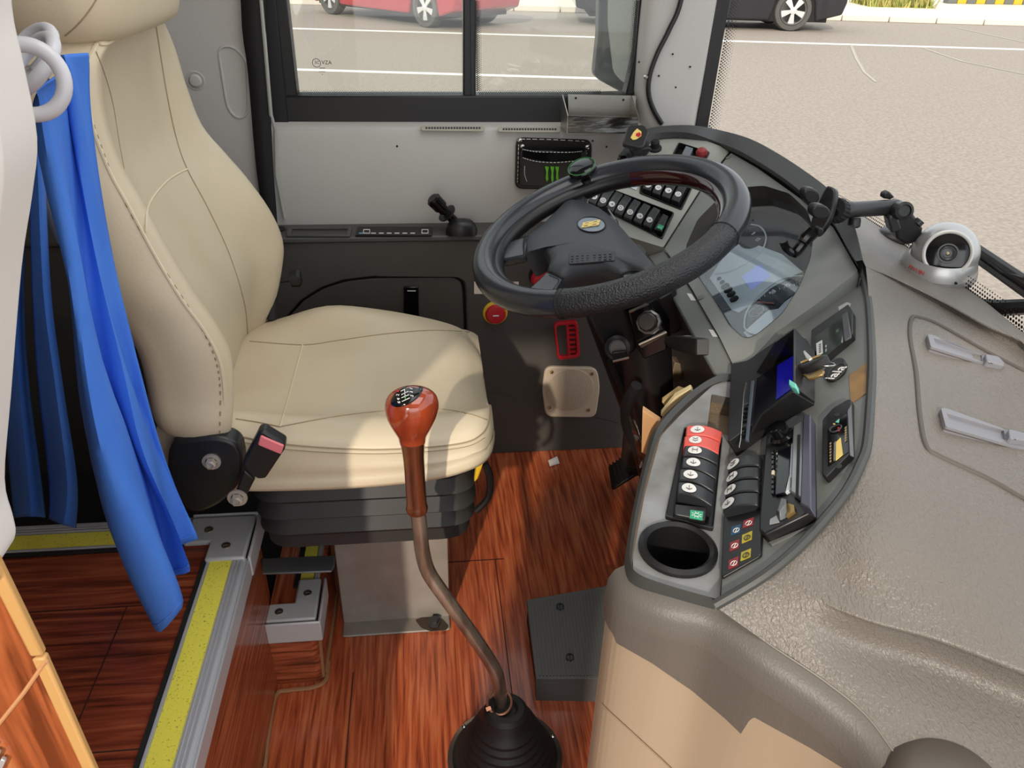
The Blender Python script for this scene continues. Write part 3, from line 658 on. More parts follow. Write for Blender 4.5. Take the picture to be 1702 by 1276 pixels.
# headrest
mb = MB(); hr = []
for k, (z, sx, sy) in enumerate(((1.085, .02, .10), (1.09, .055, .16), (1.105, .075, .185), (1.15, .085, .195), (1.21, .085, .19), (1.27, .07, .17), (1.295, .03, .12))):
    c = V((-.42-.12*(z-1.085), 1.19, z)); hr.append([c+V((sx*math.copysign(abs(math.cos(a))**.6, math.cos(a)), sy*math.copysign(abs(math.sin(a))**.6, math.sin(a)), 0)) for a in [2*PI*j/32 for j in range(32)]])
rr = [cr([h[k] for h in hr], 4) for k in range(32)]
mb.grid([list(r) for r in zip(*rr)], True, True); HB = mb.bvh(); hd = obj('headrest', mb, LEATHER, seat, smooth=80)
seam([(108, 60), (130, 40), (150, 15), (165, -10)], HB, hd, .0009)
# bellows: stacked rounded folds
def rrect(x0, x1, y0, y1, r, n=6):
    return rnd([V((x0, y0, 0)), V((x1, y0, 0)), V((x1, y1, 0)), V((x0, y1, 0))], r, n)
mb = MB(); rings = []
for z, g in ((.495, .0), (.472, .008), (.462, .003), (.440, .014), (.428, .003), (.405, .014), (.394, .002), (.372, .012), (.360, .002), (.338, .004), (.335, -.02)):
    rings.append([p+V((0, 0, z)) for p in rrect(-.285-g+.01, .055+g, .985-g, 1.42+g, .05)])
mb.grid(rings, True, True); obj('bellows', mb, BELL, seat, smooth=25)
# bracket: folded steel plate on the floor
mb = MB(); x0, x1 = -.192, .022
mb.prism([V((x0, 1.12, 0)), V((x1, 1.12, 0)), V((x1, 1.12, .335)), V((x0, 1.12, .335))], (0, 1, 0), 0, .004)
mb.prism(rnd([V((x0, 1.085, 0)), V((x1, 1.085, 0)), V((x1, 1.124, 0)), V((x0, 1.124, 0))], .006), (0, 0, 1), 0, .005); br = obj('base_bracket', mb, PAINTM, seat, bevel=.002)
mb = MB(); mb.prism([V((x0+.01, 1.13, .0)), V((x1-.01, 1.13, 0)), V((x1-.01, 1.40, 0)), V((x0+.01, 1.40, 0))], (0, 0, 1), .0, .33); obj('base_core', mb, BLACKM, seat)
mb = MB(); M = frame(at(722, 1036, z=.005), (0, 0, 1), (1, 0, 0)); mb.lathe([(.013, 0), (.013, .004), (.009, .005), (.009, .014)], M, 6); obj('bolt', mb, GLYPH, br)
mb = MB(); mb.prism(rnd([at(u, v, z=.0052) for u, v in ((690, 1030), (712, 1022), (735, 1028), (746, 1040), (742, 1047), (715, 1049), (700, 1043))], .004), (0, 0, 1), 0, .0006); obj('oil_stain', mb, mat('oil_stain', (58, 44, 32), .2), br)
# recliner cover, bolts, buckle
RY = .925
mb = MB(); o = cr([at(u, v, y=RY) for u, v in ((283, 742), (315, 730), (360, 727), (392, 738), (404, 765), (402, 795), (385, 820), (358, 842), (320, 852), (290, 830), (278, 790))], 4, True)
mb.prism(o, (0, 1, 0), 0, .035); rc = obj('recliner_cover', mb, BLACK, seat, bevel=.006, seg=3)
def hexbolt(px, y, par, r=.013):
    b = MB(); M = frame(at(*px, y=y), (0, -1, 0), (1, 0, 0)); b.lathe([(r, 0), (r, .003), (r*.62, .003)], M, 20, False); b.lathe([(r*.62, .003), (r*.62, .011), (r*.4, .012), (r*.38, .009), (.0, .009)], M, 6); return obj('bolt', b, BOLT, par)
hexbolt((352, 766), RY, rc)
bk = thing('belt_buckle', 'black seat-belt buckle with red press button beside the cushion', 'buckle', at(425, 790, y=.90))
def pr(px, y, t): 
    b = MB(); b.prism([at(*p, y=y) for p in px], (0, 1, 0), 0, t); return b
obj('buckle_body', pr([(429, 718), (438, 716), (474, 738), (473, 748), (441, 796), (428, 797), (404, 779), (403, 770)], .895, .022), BLACK, bk, bevel=.004, seg=3)
obj('release_button', pr([(433, 724), (472, 741), (467, 756), (428, 740)], .8925, .012), mat('pink_red_button', (238, 128, 134), .35), bk, bevel=.002)
obj('stalk', pr([(405, 780), (424, 796), (408, 828), (390, 822)], .905, .012), BLACK, bk, bevel=.003)
hexbolt((395, 826), .904, bk, .014)
# adjusters
mb = MB(); mb.lathe([(.006, 0), (.006, .03), (.016, .03), (.018, .045), (.012, .05)], frame(at(458, 466, y=1.45), (1, 0, .1), (0, 1, 0)), 12); obj('adjuster_knob', mb, BLACK, seat)
mb = MB(); mb.tube([at(452, 480, y=1.44), at(450, 530, y=1.42)], .012, 8); obj('side_bar', mb, BLACKM, seat)
mb = MB(); mb.tube(cr([at(u, v, y=1.0) for u, v in ((806, 770), (814, 792), (812, 825), (792, 848))], 5), .006, 8); obj('lift_handle', mb, BLACK, seat)
obj('height_lever', pr([(792, 772), (806, 764), (795, 796), (788, 803)], .985, .015), YEL, seat, bevel=.003)
# seat belt strap on the B pillar
mb = MB(); mb.grid([cr([at(u, v, y=1.70) for u, v in L], 4) for L in (((398, -420), (400, 0), (412, 120), (424, 260), (434, 340), (450, 470)), ((438, -420), (440, 0), (450, 190), (455, 290), (461, 372), (464, 470)))])
o = obj('seat_belt', mb, mat('belt_webbing', (24, 23, 24), .8, bump=('wave', (0, 0, 700), .3, .0006)), solid=.002); tag(o, 'black seat-belt webbing hanging down the grey pillar', 'seat belt')

# ------------------------------------------------------------------ curtain and rings
C_ = [[(143, 88, .86), (146, 180, .86), (200, 470, .86), (240, 650, .86), (290, 800, .86), (325, 897, .85)],
      [(126, 90, .84), (138, 190, .84), (183, 480, .845), (222, 650, .85), (268, 800, .85), (300, 908, .85)],
      [(104, 90, .82), (122, 190, .82), (172, 500, .82), (222, 690, .81), (275, 830, .80), (312, 952, .79)],
      [(94, 95, .83), (108, 190, .83), (156, 530, .835), (210, 720, .83), (262, 870, .82), (288, 962, .815)],
      [(96, 120, .78), (102, 200, .78), (150, 545, .77), (207, 745, .755), (264, 900, .745), (303, 1008, .74)],
      [(66, 150, .73), (64, 220, .74), (122, 470, .745), (152, 720, .74), (195, 900, .735), (257, 1053, .735)],
      [(60, 150, .78), (66, 230, .79), (112, 470, .82), (142, 700, .84), (180, 830, .85), (228, 960, .86)]]
cl = [cr([at(u, v, y=y) for u, v, y in c], 8) for c in C_]
G_ = [cr([c[i] for c in cl], 4) for i in range(len(cl[0]))]
for i, r in enumerate(G_):
    for j, p in enumerate(r): p += V((.003*math.sin(i*.35+j*.9), .004*math.sin(i*.22+j*.6), 0))
cur = thing('blue_curtain', 'bright blue pleated cloth curtain hanging behind the driver seat', 'curtain', V((-.4, .85, PZ+.02)))
mb = MB(); mb.grid(G_); cb = mb.bvh(); csh = obj('cloth', mb, BLUE, cur, smooth=70, solid=.0016)
for nm, L in (('rear_cloth', [[(70, 200, .93), (84, 480, .95), (104, 640, .96), (128, 800, .97), (126, 877, .97)], [(60, 200, .90), (72, 480, .91), (92, 640, .92), (112, 800, .93), (106, 872, .93)], [(48, 200, .95), (54, 480, .97), (64, 640, .98), (82, 800, .98), (82, 862, .98)]]),
              ('rear_cloth', [[(44, 200, .98), (40, 500, 1.0), (48, 640, 1.01), (66, 780, 1.01), (75, 860, 1.01)], [(30, 200, .95), (26, 500, .96), (32, 640, .97), (46, 780, .97), (52, 858, .97)], [(10, 200, 1.0), (0, 500, 1.02), (4, 640, 1.02), (16, 780, 1.02), (24, 860, 1.02)]])):
    k_ = [cr([at(u, v, y=y) for u, v, y in c], 6) for c in L]
    mb = MB(); mb.grid([cr([c[i] for c in k_], 5) for i in range(len(k_[0]))]); obj(nm, mb, BLUE, cur, smooth=70, solid=.0016)
mb = MB()
for a, b_ in zip(G_[-2][:-1], G_[-2][1:]): mb.tube([a-V((0, .0016, -.002)), b_-V((0, .0016, -.002))], .0007, 4)
hm = obj('hem_stitching', mb, mat('light_blue_thread', (90, 140, 220), .7), cur)
rail = thing('curtain_rail', 'shiny metal curtain rail running inside the white rings', 'rail', at(40, 130, y=.8))
mb = MB(); mb.tube([at(60, 128, y=.80), at(20, 140, y=.66)+V((-.02, -.02, 0))], .011, 12); obj('rail_tube', mb, STEEL, rail)
RN = [((46, 133), .695, (.15, -.96, .2), 'front one, facing the viewer'), ((52, 108), .745, (-.55, -.5, .75), 'middle one, tilted behind the front ring'), ((50, 92), .80, (-.5, -.55, .72), 'rearmost one, highest of the three')]
for px, y, n, w_ in RN:
    b = MB(); sc = y/.695; b.arc(frame(at(*px, y=y), n, (1, 0, 0)), .0265*sc**.5, .0062, 0, 2*PI, 36, 12)
    o = obj('curtain_ring', b, WPLAST, smooth=80); tag(o, 'white plastic curtain ring, '+w_, 'ring', 'white curtain rings')

# ------------------------------------------------------------------ partition in the left foreground
par = thing('partition', 'foreground partition with white padded top over wood panel with tan edging', 'partition', (-.36, .43, PZ))
pw = cr([at(u, v, y=.455) for u, v in ((20, -330), (21, -150), (27, 10), (46, 105), (68, 226), (60, 320), (42, 440), (24, 650), (13, 790), (26, 850), (31, 880), (20, 900), (0, 916))], 4)
o = pw+[at(-60, 960, y=.455), at(-420, 1100, y=.455), at(-420, -330, y=.455)]
mb = MB(); mb.prism(o, (0, 1, 0), -.05, 0); obj('padded_panel', mb, PADW, par, bevel=.006, seg=3)
e_ = [(-40, 850), (0, 922), (75, 1085), (82, 1100), (160, 1276), (330, 1660)]
q = [at(u, v, y=.425) for u, v in e_]
ins = V((-.006, 0, -.002))
mb = MB(); mb.prism([p+ins for p in q]+[V((-.8, .425, q[-1].z)), V((-.8, .425, q[0].z))], (0, 1, 0), -.003, .006)
obj('wood_panel', mb, WPART, par, bevel=.002)
for A, B in ((q[0], q[2]), (q[2], q[5])):
    d = (B-A).normalized(); s = V((-d.z, 0, d.x)); s = s if s.x > 0 else -s
    b = MB(); b.prism([A+d*.001-s*.009, B-d*.001-s*.009, B-d*.001+s*.001, A+d*.001+s*.001], (0, 1, 0), -.004, .003); obj('edge_strip', b, TANEDGE, par, bevel=.002)
mj = [at(u, v, y=.4215) for u, v in ((76, 1098), (40, 1150), (-20, 1225))]
mb = MB(); mb.tube(mj, .0018, 6); obj('mitre_joint', mb, mat('pale_joint', (206, 150, 106), .5), par)
for k in range(4):
    A = [at(u, v, y=.42) for u, v in ((-8+k*9-14, 1215+k*13), (0+k*9-14, 1219+k*13), (-18+k*9-30, 1290+k*13), (-30+k*9-30, 1290+k*13))]
    b = MB(); b.prism(A, (0, -1, 0), 0, .004); obj('end_rib', b, ALU, par, bevel=.001)

# ------------------------------------------------------------------ gear lever
gl = thing('gear_lever', 'gear lever with glossy red-brown wooden knob on a bent steel rod', 'gear lever', (.107, .82, 0))
LV = [(834, 1178, .823), (830, 1140, .825), (822, 1112, .828), (790, 1062, .834), (735, 985, .842), (712, 950, .846), (702, 915, .848), (697, 870, .848), (693, 838, .848)]
path = cr([at(u, v, y=y) for u, v, y in LV], 6)
mb = MB(); mb.tube(path, .0112, 12); obj('rod', mb, ROD, gl, smooth=60)
KP = [(693, 845), (690, 800), (687, 755), (684, 725), (684, 700), (687, 675), (690, 655)]
kp = [at(u, v, y=.848) for u, v in KP]
axk = (kp[2]-kp[0]).normalized()
Mk = frame(kp[0], axk, (1, 0, 0)); Lk = (kp[2]-kp[0]).length
mb = MB(); mb.lathe([(.0145, -.004), (.0158, .002), (.0150, .006), (.0142, .01), (.0138, .05), (.0145, .09), (.0166, .116)], Mk, 24); obj('grip_sleeve', mb, GRIPW, gl, smooth=60)
# knob: egg leaning towards the driver, flat shield on its slanted face
kc = at(687, 675, y=.848)+V((0, 0, 0)); sh = V((-.40, -.42, .80)).normalized()
mb = MB(); rows = []
prof = [(.0163, .113), (.0185, .124), (.0235, .135), (.0290, .148), (.0325, .161), (.0330, .173), (.0300, .183), (.022, .190), (.010, .194)]
for r, h in prof:
    rows.append([Mk @ V((r*math.cos(a)*1.05, r*math.sin(a)*.9, h))+V((.0, 0, 0)) for a in [2*PI*k/32 for k in range(32)]])
# shear the egg towards its slanted face
for i, (r, h) in enumerate(prof):
    k = max(0, (h-.12)/.07)
    for p in rows[i]: p += V((.003, 0, 0))*k
rr = [cr([row[k] for row in rows], 3) for k in range(32)]
mb.grid([list(r) for r in zip(*rr)], True, True); KB = mb.bvh(); kn_ = obj('knob', mb, KNOBW, gl, smooth=80)
# black shift pattern shield lying on the knob
hc = KB.ray_cast(EYE, ray(677, 657).normalized()); n_ = hc[1] if hc[1].dot(ray(677, 657)) < 0 else -hc[1]
b = MB(); rows = []
cen = V((676, 657, 0)); 
for k in (0, .35, .7, .92, 1.0):
    P = []
    for a in [2*PI*j/28 for j in range(28)]:
        x, y = 30*math.cos(a)*k, 14.5*math.sin(a)*k; c_, s_ = math.cos(-.52), math.sin(-.52)
        u, v = cen.x+x*c_-y*s_, cen.y+x*s_+y*c_
        h = KB.ray_cast(EYE, ray(u, v).normalized())
        P.append(h[0]-ray(u, v).normalized()*(.0012 if k < .99 else .0002) if h[0] is not None else hc[0])
    rows.append(P)
b.grid(rows, True); obj('shift_pattern_shield', b, BLACKG, kn_, smooth=60)
def onk(px, r=.0005, m=WHITE):
    P = onto(KB, px, .0018); 
    if len(P) > 1: b = MB(); b.tube(P, r, 4); obj('pattern_line', b, m, kn_, smooth=0)
onk([(672.5, 647), (673, 655), (673.5, 662)]); onk([(666, 650), (672.5, 647)]); onk([(667, 656), (679, 650)]); onk([(667, 661), (680, 655.5)]); onk([(668, 667), (681, 661)])
onk([(673.3, 658), (673.6, 662.5)], .0007, GREENP)
for ch, u, v, m in (('R', 662, 651.5, RED), ('2', 662, 657.5, WHITE), ('4', 663, 664, WHITE), ('6', 664, 669, WHITE), ('1', 683.5, 647.5, WHITE), ('3', 684, 653, WHITE), ('5', 685, 659, WHITE)):
    h = KB.ray_cast(EYE, ray(u, v).normalized())
    if h[0] is not None:
        nn = h[1] if h[1].dot(ray(u, v)) < 0 else -h[1]
        text('pattern_digit', ch, .006, frame(h[0]+nn*.0016, nn, V((.35, .65, .3))), m, kn_, .0003)
# boot
boot = thing('gear_boot', 'black ribbed rubber boot round the foot of the gear lever', 'boot', (.107, .82, 0))
Mb = frame((.104, .80, 0), (0, .06, 1), (1, 0, 0))
prof = [(.086, .0)]; r = .082
for k in range(7):
    z = .012+k*.0125; r = .082-k*.0058; prof += [(r+.003, z), (r-.003, z+.006)]
prof += [(.040, .104), (.036, .116), (.030, .122), (.020, .123), (.016, .115)]
mb = MB(); mb.lathe(prof, Mb, 36); obj('rubber_boot', mb, mat('boot_rubber', (36, 34, 33), .55), boot, smooth=25)
mb = MB(); mb.lathe([(.098, 0), (.098, .005), (.090, .009), (.084, .004)], Mb, 36, False); rg = obj('flange_ring', mb, STEEL, boot)
for k in range(6):
    a = 2*PI*k/6+.3; mb = MB(); mb.lathe([(.004, 0), (.004, .003), (.002, .004)], frame(Mb @ V((.091*math.cos(a), .091*math.sin(a), .008)), (0, 0, 1), (1, 0, 0)), 8); obj('rivet', mb, CHROME, rg)
mb = MB(); mb.arc(frame(at(830, 1166, z=.128), (0, -.45, .9), (1, 0, 0)), .020, .0022, 0, 2*PI, 30, 8); cl_ = obj('hose_clamp', mb, mat('copper_clamp', (196, 140, 112), .35, .8), boot)
mb = MB(); mb.box((0, 0, 0), (.008, .006, .006), frame(at(812, 1178, z=.128), (0, -.45, .9), (1, .3, 0))); obj('clamp_screw', mb, bpy.data.materials['copper_clamp'], cl_)
# pedals
pd = thing('ribbed_pedal', 'large dark grey ribbed foot pedal on the wood floor', 'pedal', (.24, 1.0, 0))
PP = Pl((-.04, -.10, 1), (.24, 1.0, .055))
c4 = PP.pts([(875, 996), (1012, 972), (1035, 1128), (891, 1128)])
mb = MB(); mb.hull([V((p.x, p.y, p.z-.012)) for p in c4], c4); pl_ = obj('pedal_plate', mb, mat('pedal_grey', (98, 98, 95), .55), pd, bevel=.002)
for k in range(24):
    f = .05+.9*k/23; a, b_ = c4[0].lerp(c4[1], f), c4[3].lerp(c4[2], f); d = (b_-a); a, b_ = a+d*.05, b_-d*.03; s = (c4[1]-c4[0]).normalized()*.0014
    b = MB(); b.prism([a-s, a+s, b_+s, b_-s], PP.n, 0, .0022); obj('rib', b, bpy.data.materials['pedal_grey'], pl_, smooth=0)
for px in ((931, 1009), (947, 1093)):
    b = MB(); b.lathe([(.008, 0), (.008, .004), (.005, .005), (.005, .002)], frame(PP.at(*px), PP.n, (1, 0, 0)), 14); obj('stud', b, GLYPH, pl_)
b = MB(); f0 = [c4[3], c4[2]]; b.hull([c4[3]-V((0, 0, .004)), c4[2]-V((0, 0, .004)), V((c4[2].x, c4[2].y-.012, .0)), V((c4[3].x, c4[3].y-.012, .0))], [c4[3]-V((0, -.01, .004)), c4[2]-V((0, -.01, .004)), V((c4[2].x, c4[2].y, .0)), V((c4[3].x, c4[3].y, .0))]); obj('pedal_skirt', b, bpy.data.materials['pedal_grey'], pd)
b = MB(); b.hull([V((p.x*.96+.01, p.y, 0)) for p in c4], [V((p.x*.96+.01, p.y, p.z-.013)) for p in c4]); obj('pedal_base', b, BLACKM, pd)
b = MB(); b.arc(frame(at(1014, 1098, z=.06), (-.3, -.9, .2), (1, 0, 0)), .007, .0014, 0, 2*PI, 16, 6); obj('key_ring', b, CHROME, pd)
bp2 = thing('brake_pedal', 'black ribbed brake pedal under the steering column', 'pedal', (.41, 1.38, 0))
P2 = Pl((-.6, -.1, .8), at(1032, 782, z=.06))
c4 = P2.pts([(1010, 775), (1045, 752), (1068, 780), (1016, 812)])
mb = MB(); mb.prism(c4, P2.n, -.01, 0); pp = obj('pedal_pad', mb, BLACK, bp2, bevel=.003)
for k in range(6):
    f = .12+.76*k/5; a, b_ = c4[0].lerp(c4[1], f), c4[3].lerp(c4[2], f); s = (c4[1]-c4[0]).normalized()*.002
    b = MB(); b.prism([a-s, a+s, b_+s, b_-s], P2.n, 0, .003); obj('rib', b, BLACK, pp, smooth=0)
mb = MB(); mb.tube([P2.at(1045, 780)-P2.n*.005, V((.52, 1.36, .16)), V((.6, 1.36, .3))], .012, 8); obj('pedal_arm', mb, BLACKM, bp2)
# paper scrap
mb = MB(); a = at(911, 765, z=.012); mb.grid([[at(911, 765, z=.016), at(926, 758, z=.02)], [at(914, 775, z=.004), at(930, 770, z=.004)]])
o = obj('paper_scrap', mb, mat('paper', (232, 226, 218), .8), solid=.001); tag(o, 'small folded white paper scrap on the floor', 'paper')
# ------------------------------------------------------------------ fittings on the driver's side wall
def wallM(u, v, y=WY): return frame(at(u, v, y=y), (0, -1, 0), (1, 0, 0))
sp = thing('door_speaker', 'beige square loudspeaker with round mesh low on the charcoal panel', 'speaker', at(948, 650, y=WY))
mb = MB(); mb.prism(rnd([at(*p, y=WY) for p in ((905, 606), (991, 608), (996, 640), (989, 690), (906, 689), (900, 645))], .022, 6), (0, -1, 0), 0, .012); obj('frame', mb, SPKR, sp, bevel=.003)
mb = MB(); M = wallM(947, 648, WY-.012); mb.lathe([(.062, 0), (.062, .002), (.058, .003), (.0, .005)], M, 36); obj('mesh_disc', mb, SPKM, sp)
mb = MB(); mb.arc(M, .062, .0015, 0, 2*PI, 36, 6); obj('mesh_ring', mb, SPKR, sp)
for p in ((917, 618), (984, 621), (913, 677), (978, 681)):
    mb = MB(); mb.lathe([(.005, 0), (.0045, .002), (.002, .003)], wallM(*p, WY-.012), 12); obj('screw', mb, BRASS, sp)
es = thing('emergency_button', 'red mushroom button with yellow ring under the wheel rim', 'button', at(823, 520, y=WY))
mb = MB(); mb.lathe([(.030, 0), (.030, .004), (.027, .006)], wallM(823, 519), 28); obj('yellow_ring', mb, YEL, es)
mb = MB(); mb.lathe([(.012, .004), (.012, .006), (.024, .007), (.025, .012), (.022, .017), (.01, .019)], wallM(823, 519), 24); kb_ = obj('button_head', mb, RED, es)
mb = MB(); mb.box((0, 0, .0195), (.014, .003, .001), wallM(823, 519)); obj('turn_arrow', mb, WHITE, kb_)
es2 = thing('stop_button', 'red round button seen through the steering wheel spokes', 'button', at(897, 456, y=WY))
mb = MB(); mb.lathe([(.012, 0), (.012, .015), (.022, .016), (.024, .024), (.018, .032), (.006, .034)], wallM(897, 457), 24); obj('button_head', mb, RED, es2)
mb = MB(); mb.lathe([(.027, 0), (.027, .004)], wallM(897, 457), 24); obj('collar', mb, BLACK, es2)
lb = thing('label_plate', 'small pale instruction plate on the panel behind the wheel rim', 'plate', at(820, 477, y=WY))
mb = MB(); mb.prism([at(*p, y=WY) for p in ((788, 468), (862, 468), (862, 488), (788, 488))], (0, -1, 0), 0, .0015); obj('plate', mb, mat('cream_plate', (226, 214, 200), .5), lb)
for v in (473, 478, 483):
    for u0 in (838, 846, 854): mb = MB(); mb.prism([at(*p, y=WY-.0016) for p in ((u0, v-1), (u0+6, v-1), (u0+6, v+.6), (u0, v+.6))], (0, -1, 0), 0, .0003); obj('plate_print', mb, GLYPH, lb, smooth=0)
mb = MB(); mb.prism([at(*p, y=WY-.0016) for p in ((793, 472), (801, 472), (797, 478))], (0, -1, 0), 0, .0003); obj('plate_print', mb, GLYPH, lb, smooth=0)
hm_ = thing('hammer_holder', 'red plastic emergency hammer bracket above the beige speaker', 'holder', at(940, 562, y=WY))
o1 = rnd([at(*p, y=WY) for p in ((919, 534), (959, 530), (963, 590), (926, 595))], .012); o2 = rnd([at(*p, y=WY) for p in ((923, 538), (955, 535), (958, 586), (929, 590))], .009)
mb = MB(); mb.holed(o1, [o2], (0, -1, 0), 0, .012); obj('frame', mb, RED, hm_, bevel=.002)
for k in range(6):
    v = 541+k*8; mb = MB(); mb.prism([at(*p, y=WY) for p in ((942, v), (956, v-1), (956, v+2.5), (942, v+3.5))], (0, -1, 0), 0, .008); obj('rib', mb, RED, hm_)
mb = MB(); mb.prism([at(*p, y=WY) for p in ((940, 536), (944, 536), (947, 590), (943, 590))], (0, -1, 0), 0, .010); obj('rib_bar', mb, RED, hm_)
# hand valve on the shelf
hv = thing('parking_brake_lever', 'black parking brake hand valve lever standing on the shelf', 'lever', SHP.at(765, 390))
hb_ = SHP.at(767, 388)
mb = MB(); rows = []
for h, sx, sy in ((0, .036, .022), (.012, .036, .022), (.024, .031, .019), (.032, .022, .014), (.034, .008, .006)):
    rows.append([hb_+V((sx*math.cos(a), sy*math.sin(a), h)) for a in [2*PI*k/24 for k in range(24)]])
mb.grid(rows, True, True); obj('valve_body', mb, BLACK, hv, smooth=50)
t0 = at(760, 372, y=1.70); t1 = at(718, 329, y=1.68); d = (t1-t0).normalized(); Lh = (t1-t0).length; M = frame(t0, d, (1, 0, 0))
mb = MB(); mb.lathe([(.011, -.02), (.010, Lh*.35), (.0085, Lh*.36), (.0085, Lh*.5), (.0125, Lh*.52), (.0125, Lh*.62), (.016, Lh*.66), (.017, Lh*.95), (.012, Lh)], M, 20); obj('handle', mb, BLACKG, hv)
mb = MB(); mb.lathe([(.009, Lh*.38), (.022, Lh*.39), (.023, Lh*.43), (.009, Lh*.45)], M, 22); obj('collar', mb, BLACK, hv)
# stainless tray on the window sill
ty = thing('steel_tray', 'open stainless steel tray box fixed on the window sill', 'tray', at(1000, 220, y=1.70))
y0, y1 = 1.675, 1.755
B_ = [at(944, 157, y=y1), at(1057, 159, y=y1), at(1056, 195, y=y1), at(945, 192, y=y1)]
Fq = [at(944, 192, y=y0), at(1062, 195, y=y0), at(1058, 222, y=y0), at(944, 221, y=y0)]
mb = MB(); mb.prism(B_, (0, 1, 0), 0, .002); obj('back_plate', mb, STEEL, ty)
mb = MB(); mb.prism(Fq, (0, 1, 0), 0, .002); obj('front_plate', mb, mat('polished_steel', (150, 146, 138), .15, 1, bump=('noise', (14, 14, 50), .5, .003)), ty)
zl = Fq[2].z; mb = MB(); mb.prism([V((Fq[0].x, y0, zl)), V((Fq[1].x, y0, zl)), V((Fq[1].x, y1, zl)), V((Fq[0].x, y1, zl))], (0, 0, 1), 0, .002); obj('bottom_plate', mb, STEEL, ty)
for k, (a, e) in enumerate(((Fq[0], B_[0]), (Fq[1], B_[1]))):
    mb = MB(); mb.prism([a, V((a.x, y1, e.z)), V((a.x, y1, zl)), V((a.x, y0, zl))], (1, 0, 0), -.001, .001); obj('side_plate', mb, STEEL, ty)
for p in ((957, 163), (1036, 166)): mb = MB(); mb.lathe([(.0028, 0), (.0028, .0006)], frame(at(*p, y=y1-.0003), (0, -1, 0), (1, 0, 0)), 10); obj('screw_hole', mb, BLACKM, ty)
# black pocket with green claw mark
pk = thing('phone_pocket', 'black carbon-look wall pocket with white stitching and green claw mark', 'pocket', at(918, 310, y=UY))
def ppx(px, y): return [at(*p, y=y) for p in px]
o = rnd(ppx([(857, 227), (983, 231), (980, 314), (855, 312)], UY), .018)
mb = MB(); mb.prism(o, (0, -1, 0), .001, .012); obj('back_panel', mb, CARBON, pk, bevel=.004)
mb = MB(); o = rnd(ppx([(864, 244), (874, 252), (962, 255), (974, 244), (974, 309), (862, 307)], UY-.012), .008); mb.prism(o, (0, -1, 0), 0, .016, .002); obj('pouch', mb, CARBON, pk, bevel=.003)
mb = MB(); mb.prism(ppx([(868, 249), (966, 252), (966, 267), (920, 270), (868, 262)], UY-.0285), (0, -1, 0), 0, .002); obj('pouch_band', mb, BLACKG, pk, bevel=.001)
def stitch(px, y, nm='stitching'):
    q = cr(ppx(px, y), 10); b = MB(); q2 = q[::2]
    for a, e in zip(q2, q2[1:]): b.tube([a, a.lerp(e, .65)], .0008, 4)
    o = obj(nm, b, WHITE, pk, smooth=0); o['kind'] = 'stuff'
stitch([(869, 262), (890, 268), (920, 270), (950, 268), (968, 266)], UY-.031); stitch([(869, 248), (890, 252), (920, 253), (950, 253), (968, 251)], UY-.0312)
stitch([(868, 231), (920, 232), (974, 235)], UY-.0125); stitch([(862, 240), (861, 275), (860, 304)], UY-.0125); stitch([(872, 276), (872, 290), (876, 302)], UY-.029)
for k, u in enumerate((909, 918, 926)):
    b = MB(); b.prism(ppx([(u-3.5, 276+k*.4), (u+3, 277), (u+1.5, 288), (u+2.2, 298), (u-.5, 306-abs(k-1)*4), (u-2.2, 296), (u-1.2, 286)], UY-.029), (0, -1, 0), 0, .0008); obj('claw_mark', b, mat('claw_green', (96, 176, 40), .5) if k == 0 else bpy.data.materials['claw_green'], pk, smooth=0)
for p in ((864, 233), (868, 243), (976, 244), (972, 253)):
    b = MB(); b.lathe([(.0055, 0), (.005, .003), (.002, .0045)], frame(at(*p, y=UY-.012), (0, -1, 0), (1, 0, 0)), 14); obj('rivet', b, CHROME, pk)

# ------------------------------------------------------------------ dashboard
PA = Pl((-.555, .026, .831), (.41, .85, .70)); PL = Pl((-.194, -.307, .932), (.448, 1.34, .710)); PC = Pl((-.54, .25, .80), (.41, .85, .70)); PD = Pl((0, 0, 1), (0, 0, .70))
dash = thing('dashboard', 'wrap-around grey bus dashboard with switch panels and taupe cover', 'dashboard', (.45, 1.0, 0))
# driver-side panel: two plates meeting at a seam, with holes
rim_out = [(1030, 262), (1060, 228), (1090, 215), (1150, 212), (1202, 221), (1249, 235), (1296, 260), (1343, 291), (1377, 317), (1405, 345), (1422, 380), (1436, 438)]
rim_in = [(1045, 268), (1072, 243), (1098, 230), (1150, 230), (1198, 246), (1233, 260), (1280, 288), (1321, 317), (1352, 345), (1384, 372), (1412, 421), (1428, 447)]
A_out = [(1036, 266), (1062, 242), (1092, 225), (1150, 225), (1196, 242), (1212, 252), (1170, 305), (1102, 411), (1040, 392), (985, 360), (960, 345), (950, 300)]
panelA = MB(); fA = [(800+0, 0)]
za = zm(970, 270, .11758)
fr1 = za((815, 232), (1560, 320), (1385, 680), (785, 440)); fr2 = za((330, 360), (1285, 722), (1112, 1092), (60, 565))
fr3 = [(1128, 238), (1180, 254), (1170, 275), (1118, 257)]
hl = [rnd(PL.pts(f), .006) for f in (fr1, fr2, fr3)]
panelA.holed(rnd(PL.pts(A_out), .004), hl, PL.n, -.03, 0); pa = obj('left_switch_panel', panelA, DASHA, dash, bevel=.0015)
B_out = [(1215, 254), (1260, 280), (1330, 330), (1385, 378), (1412, 425), (1426, 450), (1360, 503), (1290, 552), (1226, 622), (1196, 560), (1150, 480), (1105, 413), (1172, 307)]
hole = [(1238, 563), (1256, 558), (1300, 522), (1328, 478), (1347, 430), (1353, 385), (1342, 350), (1312, 322), (1270, 309), (1235, 312), (1195, 330), (1160, 365), (1140, 410), (1150, 445), (1182, 490), (1212, 540)]
hp_ = rnd(PA.pts(hole), .012)
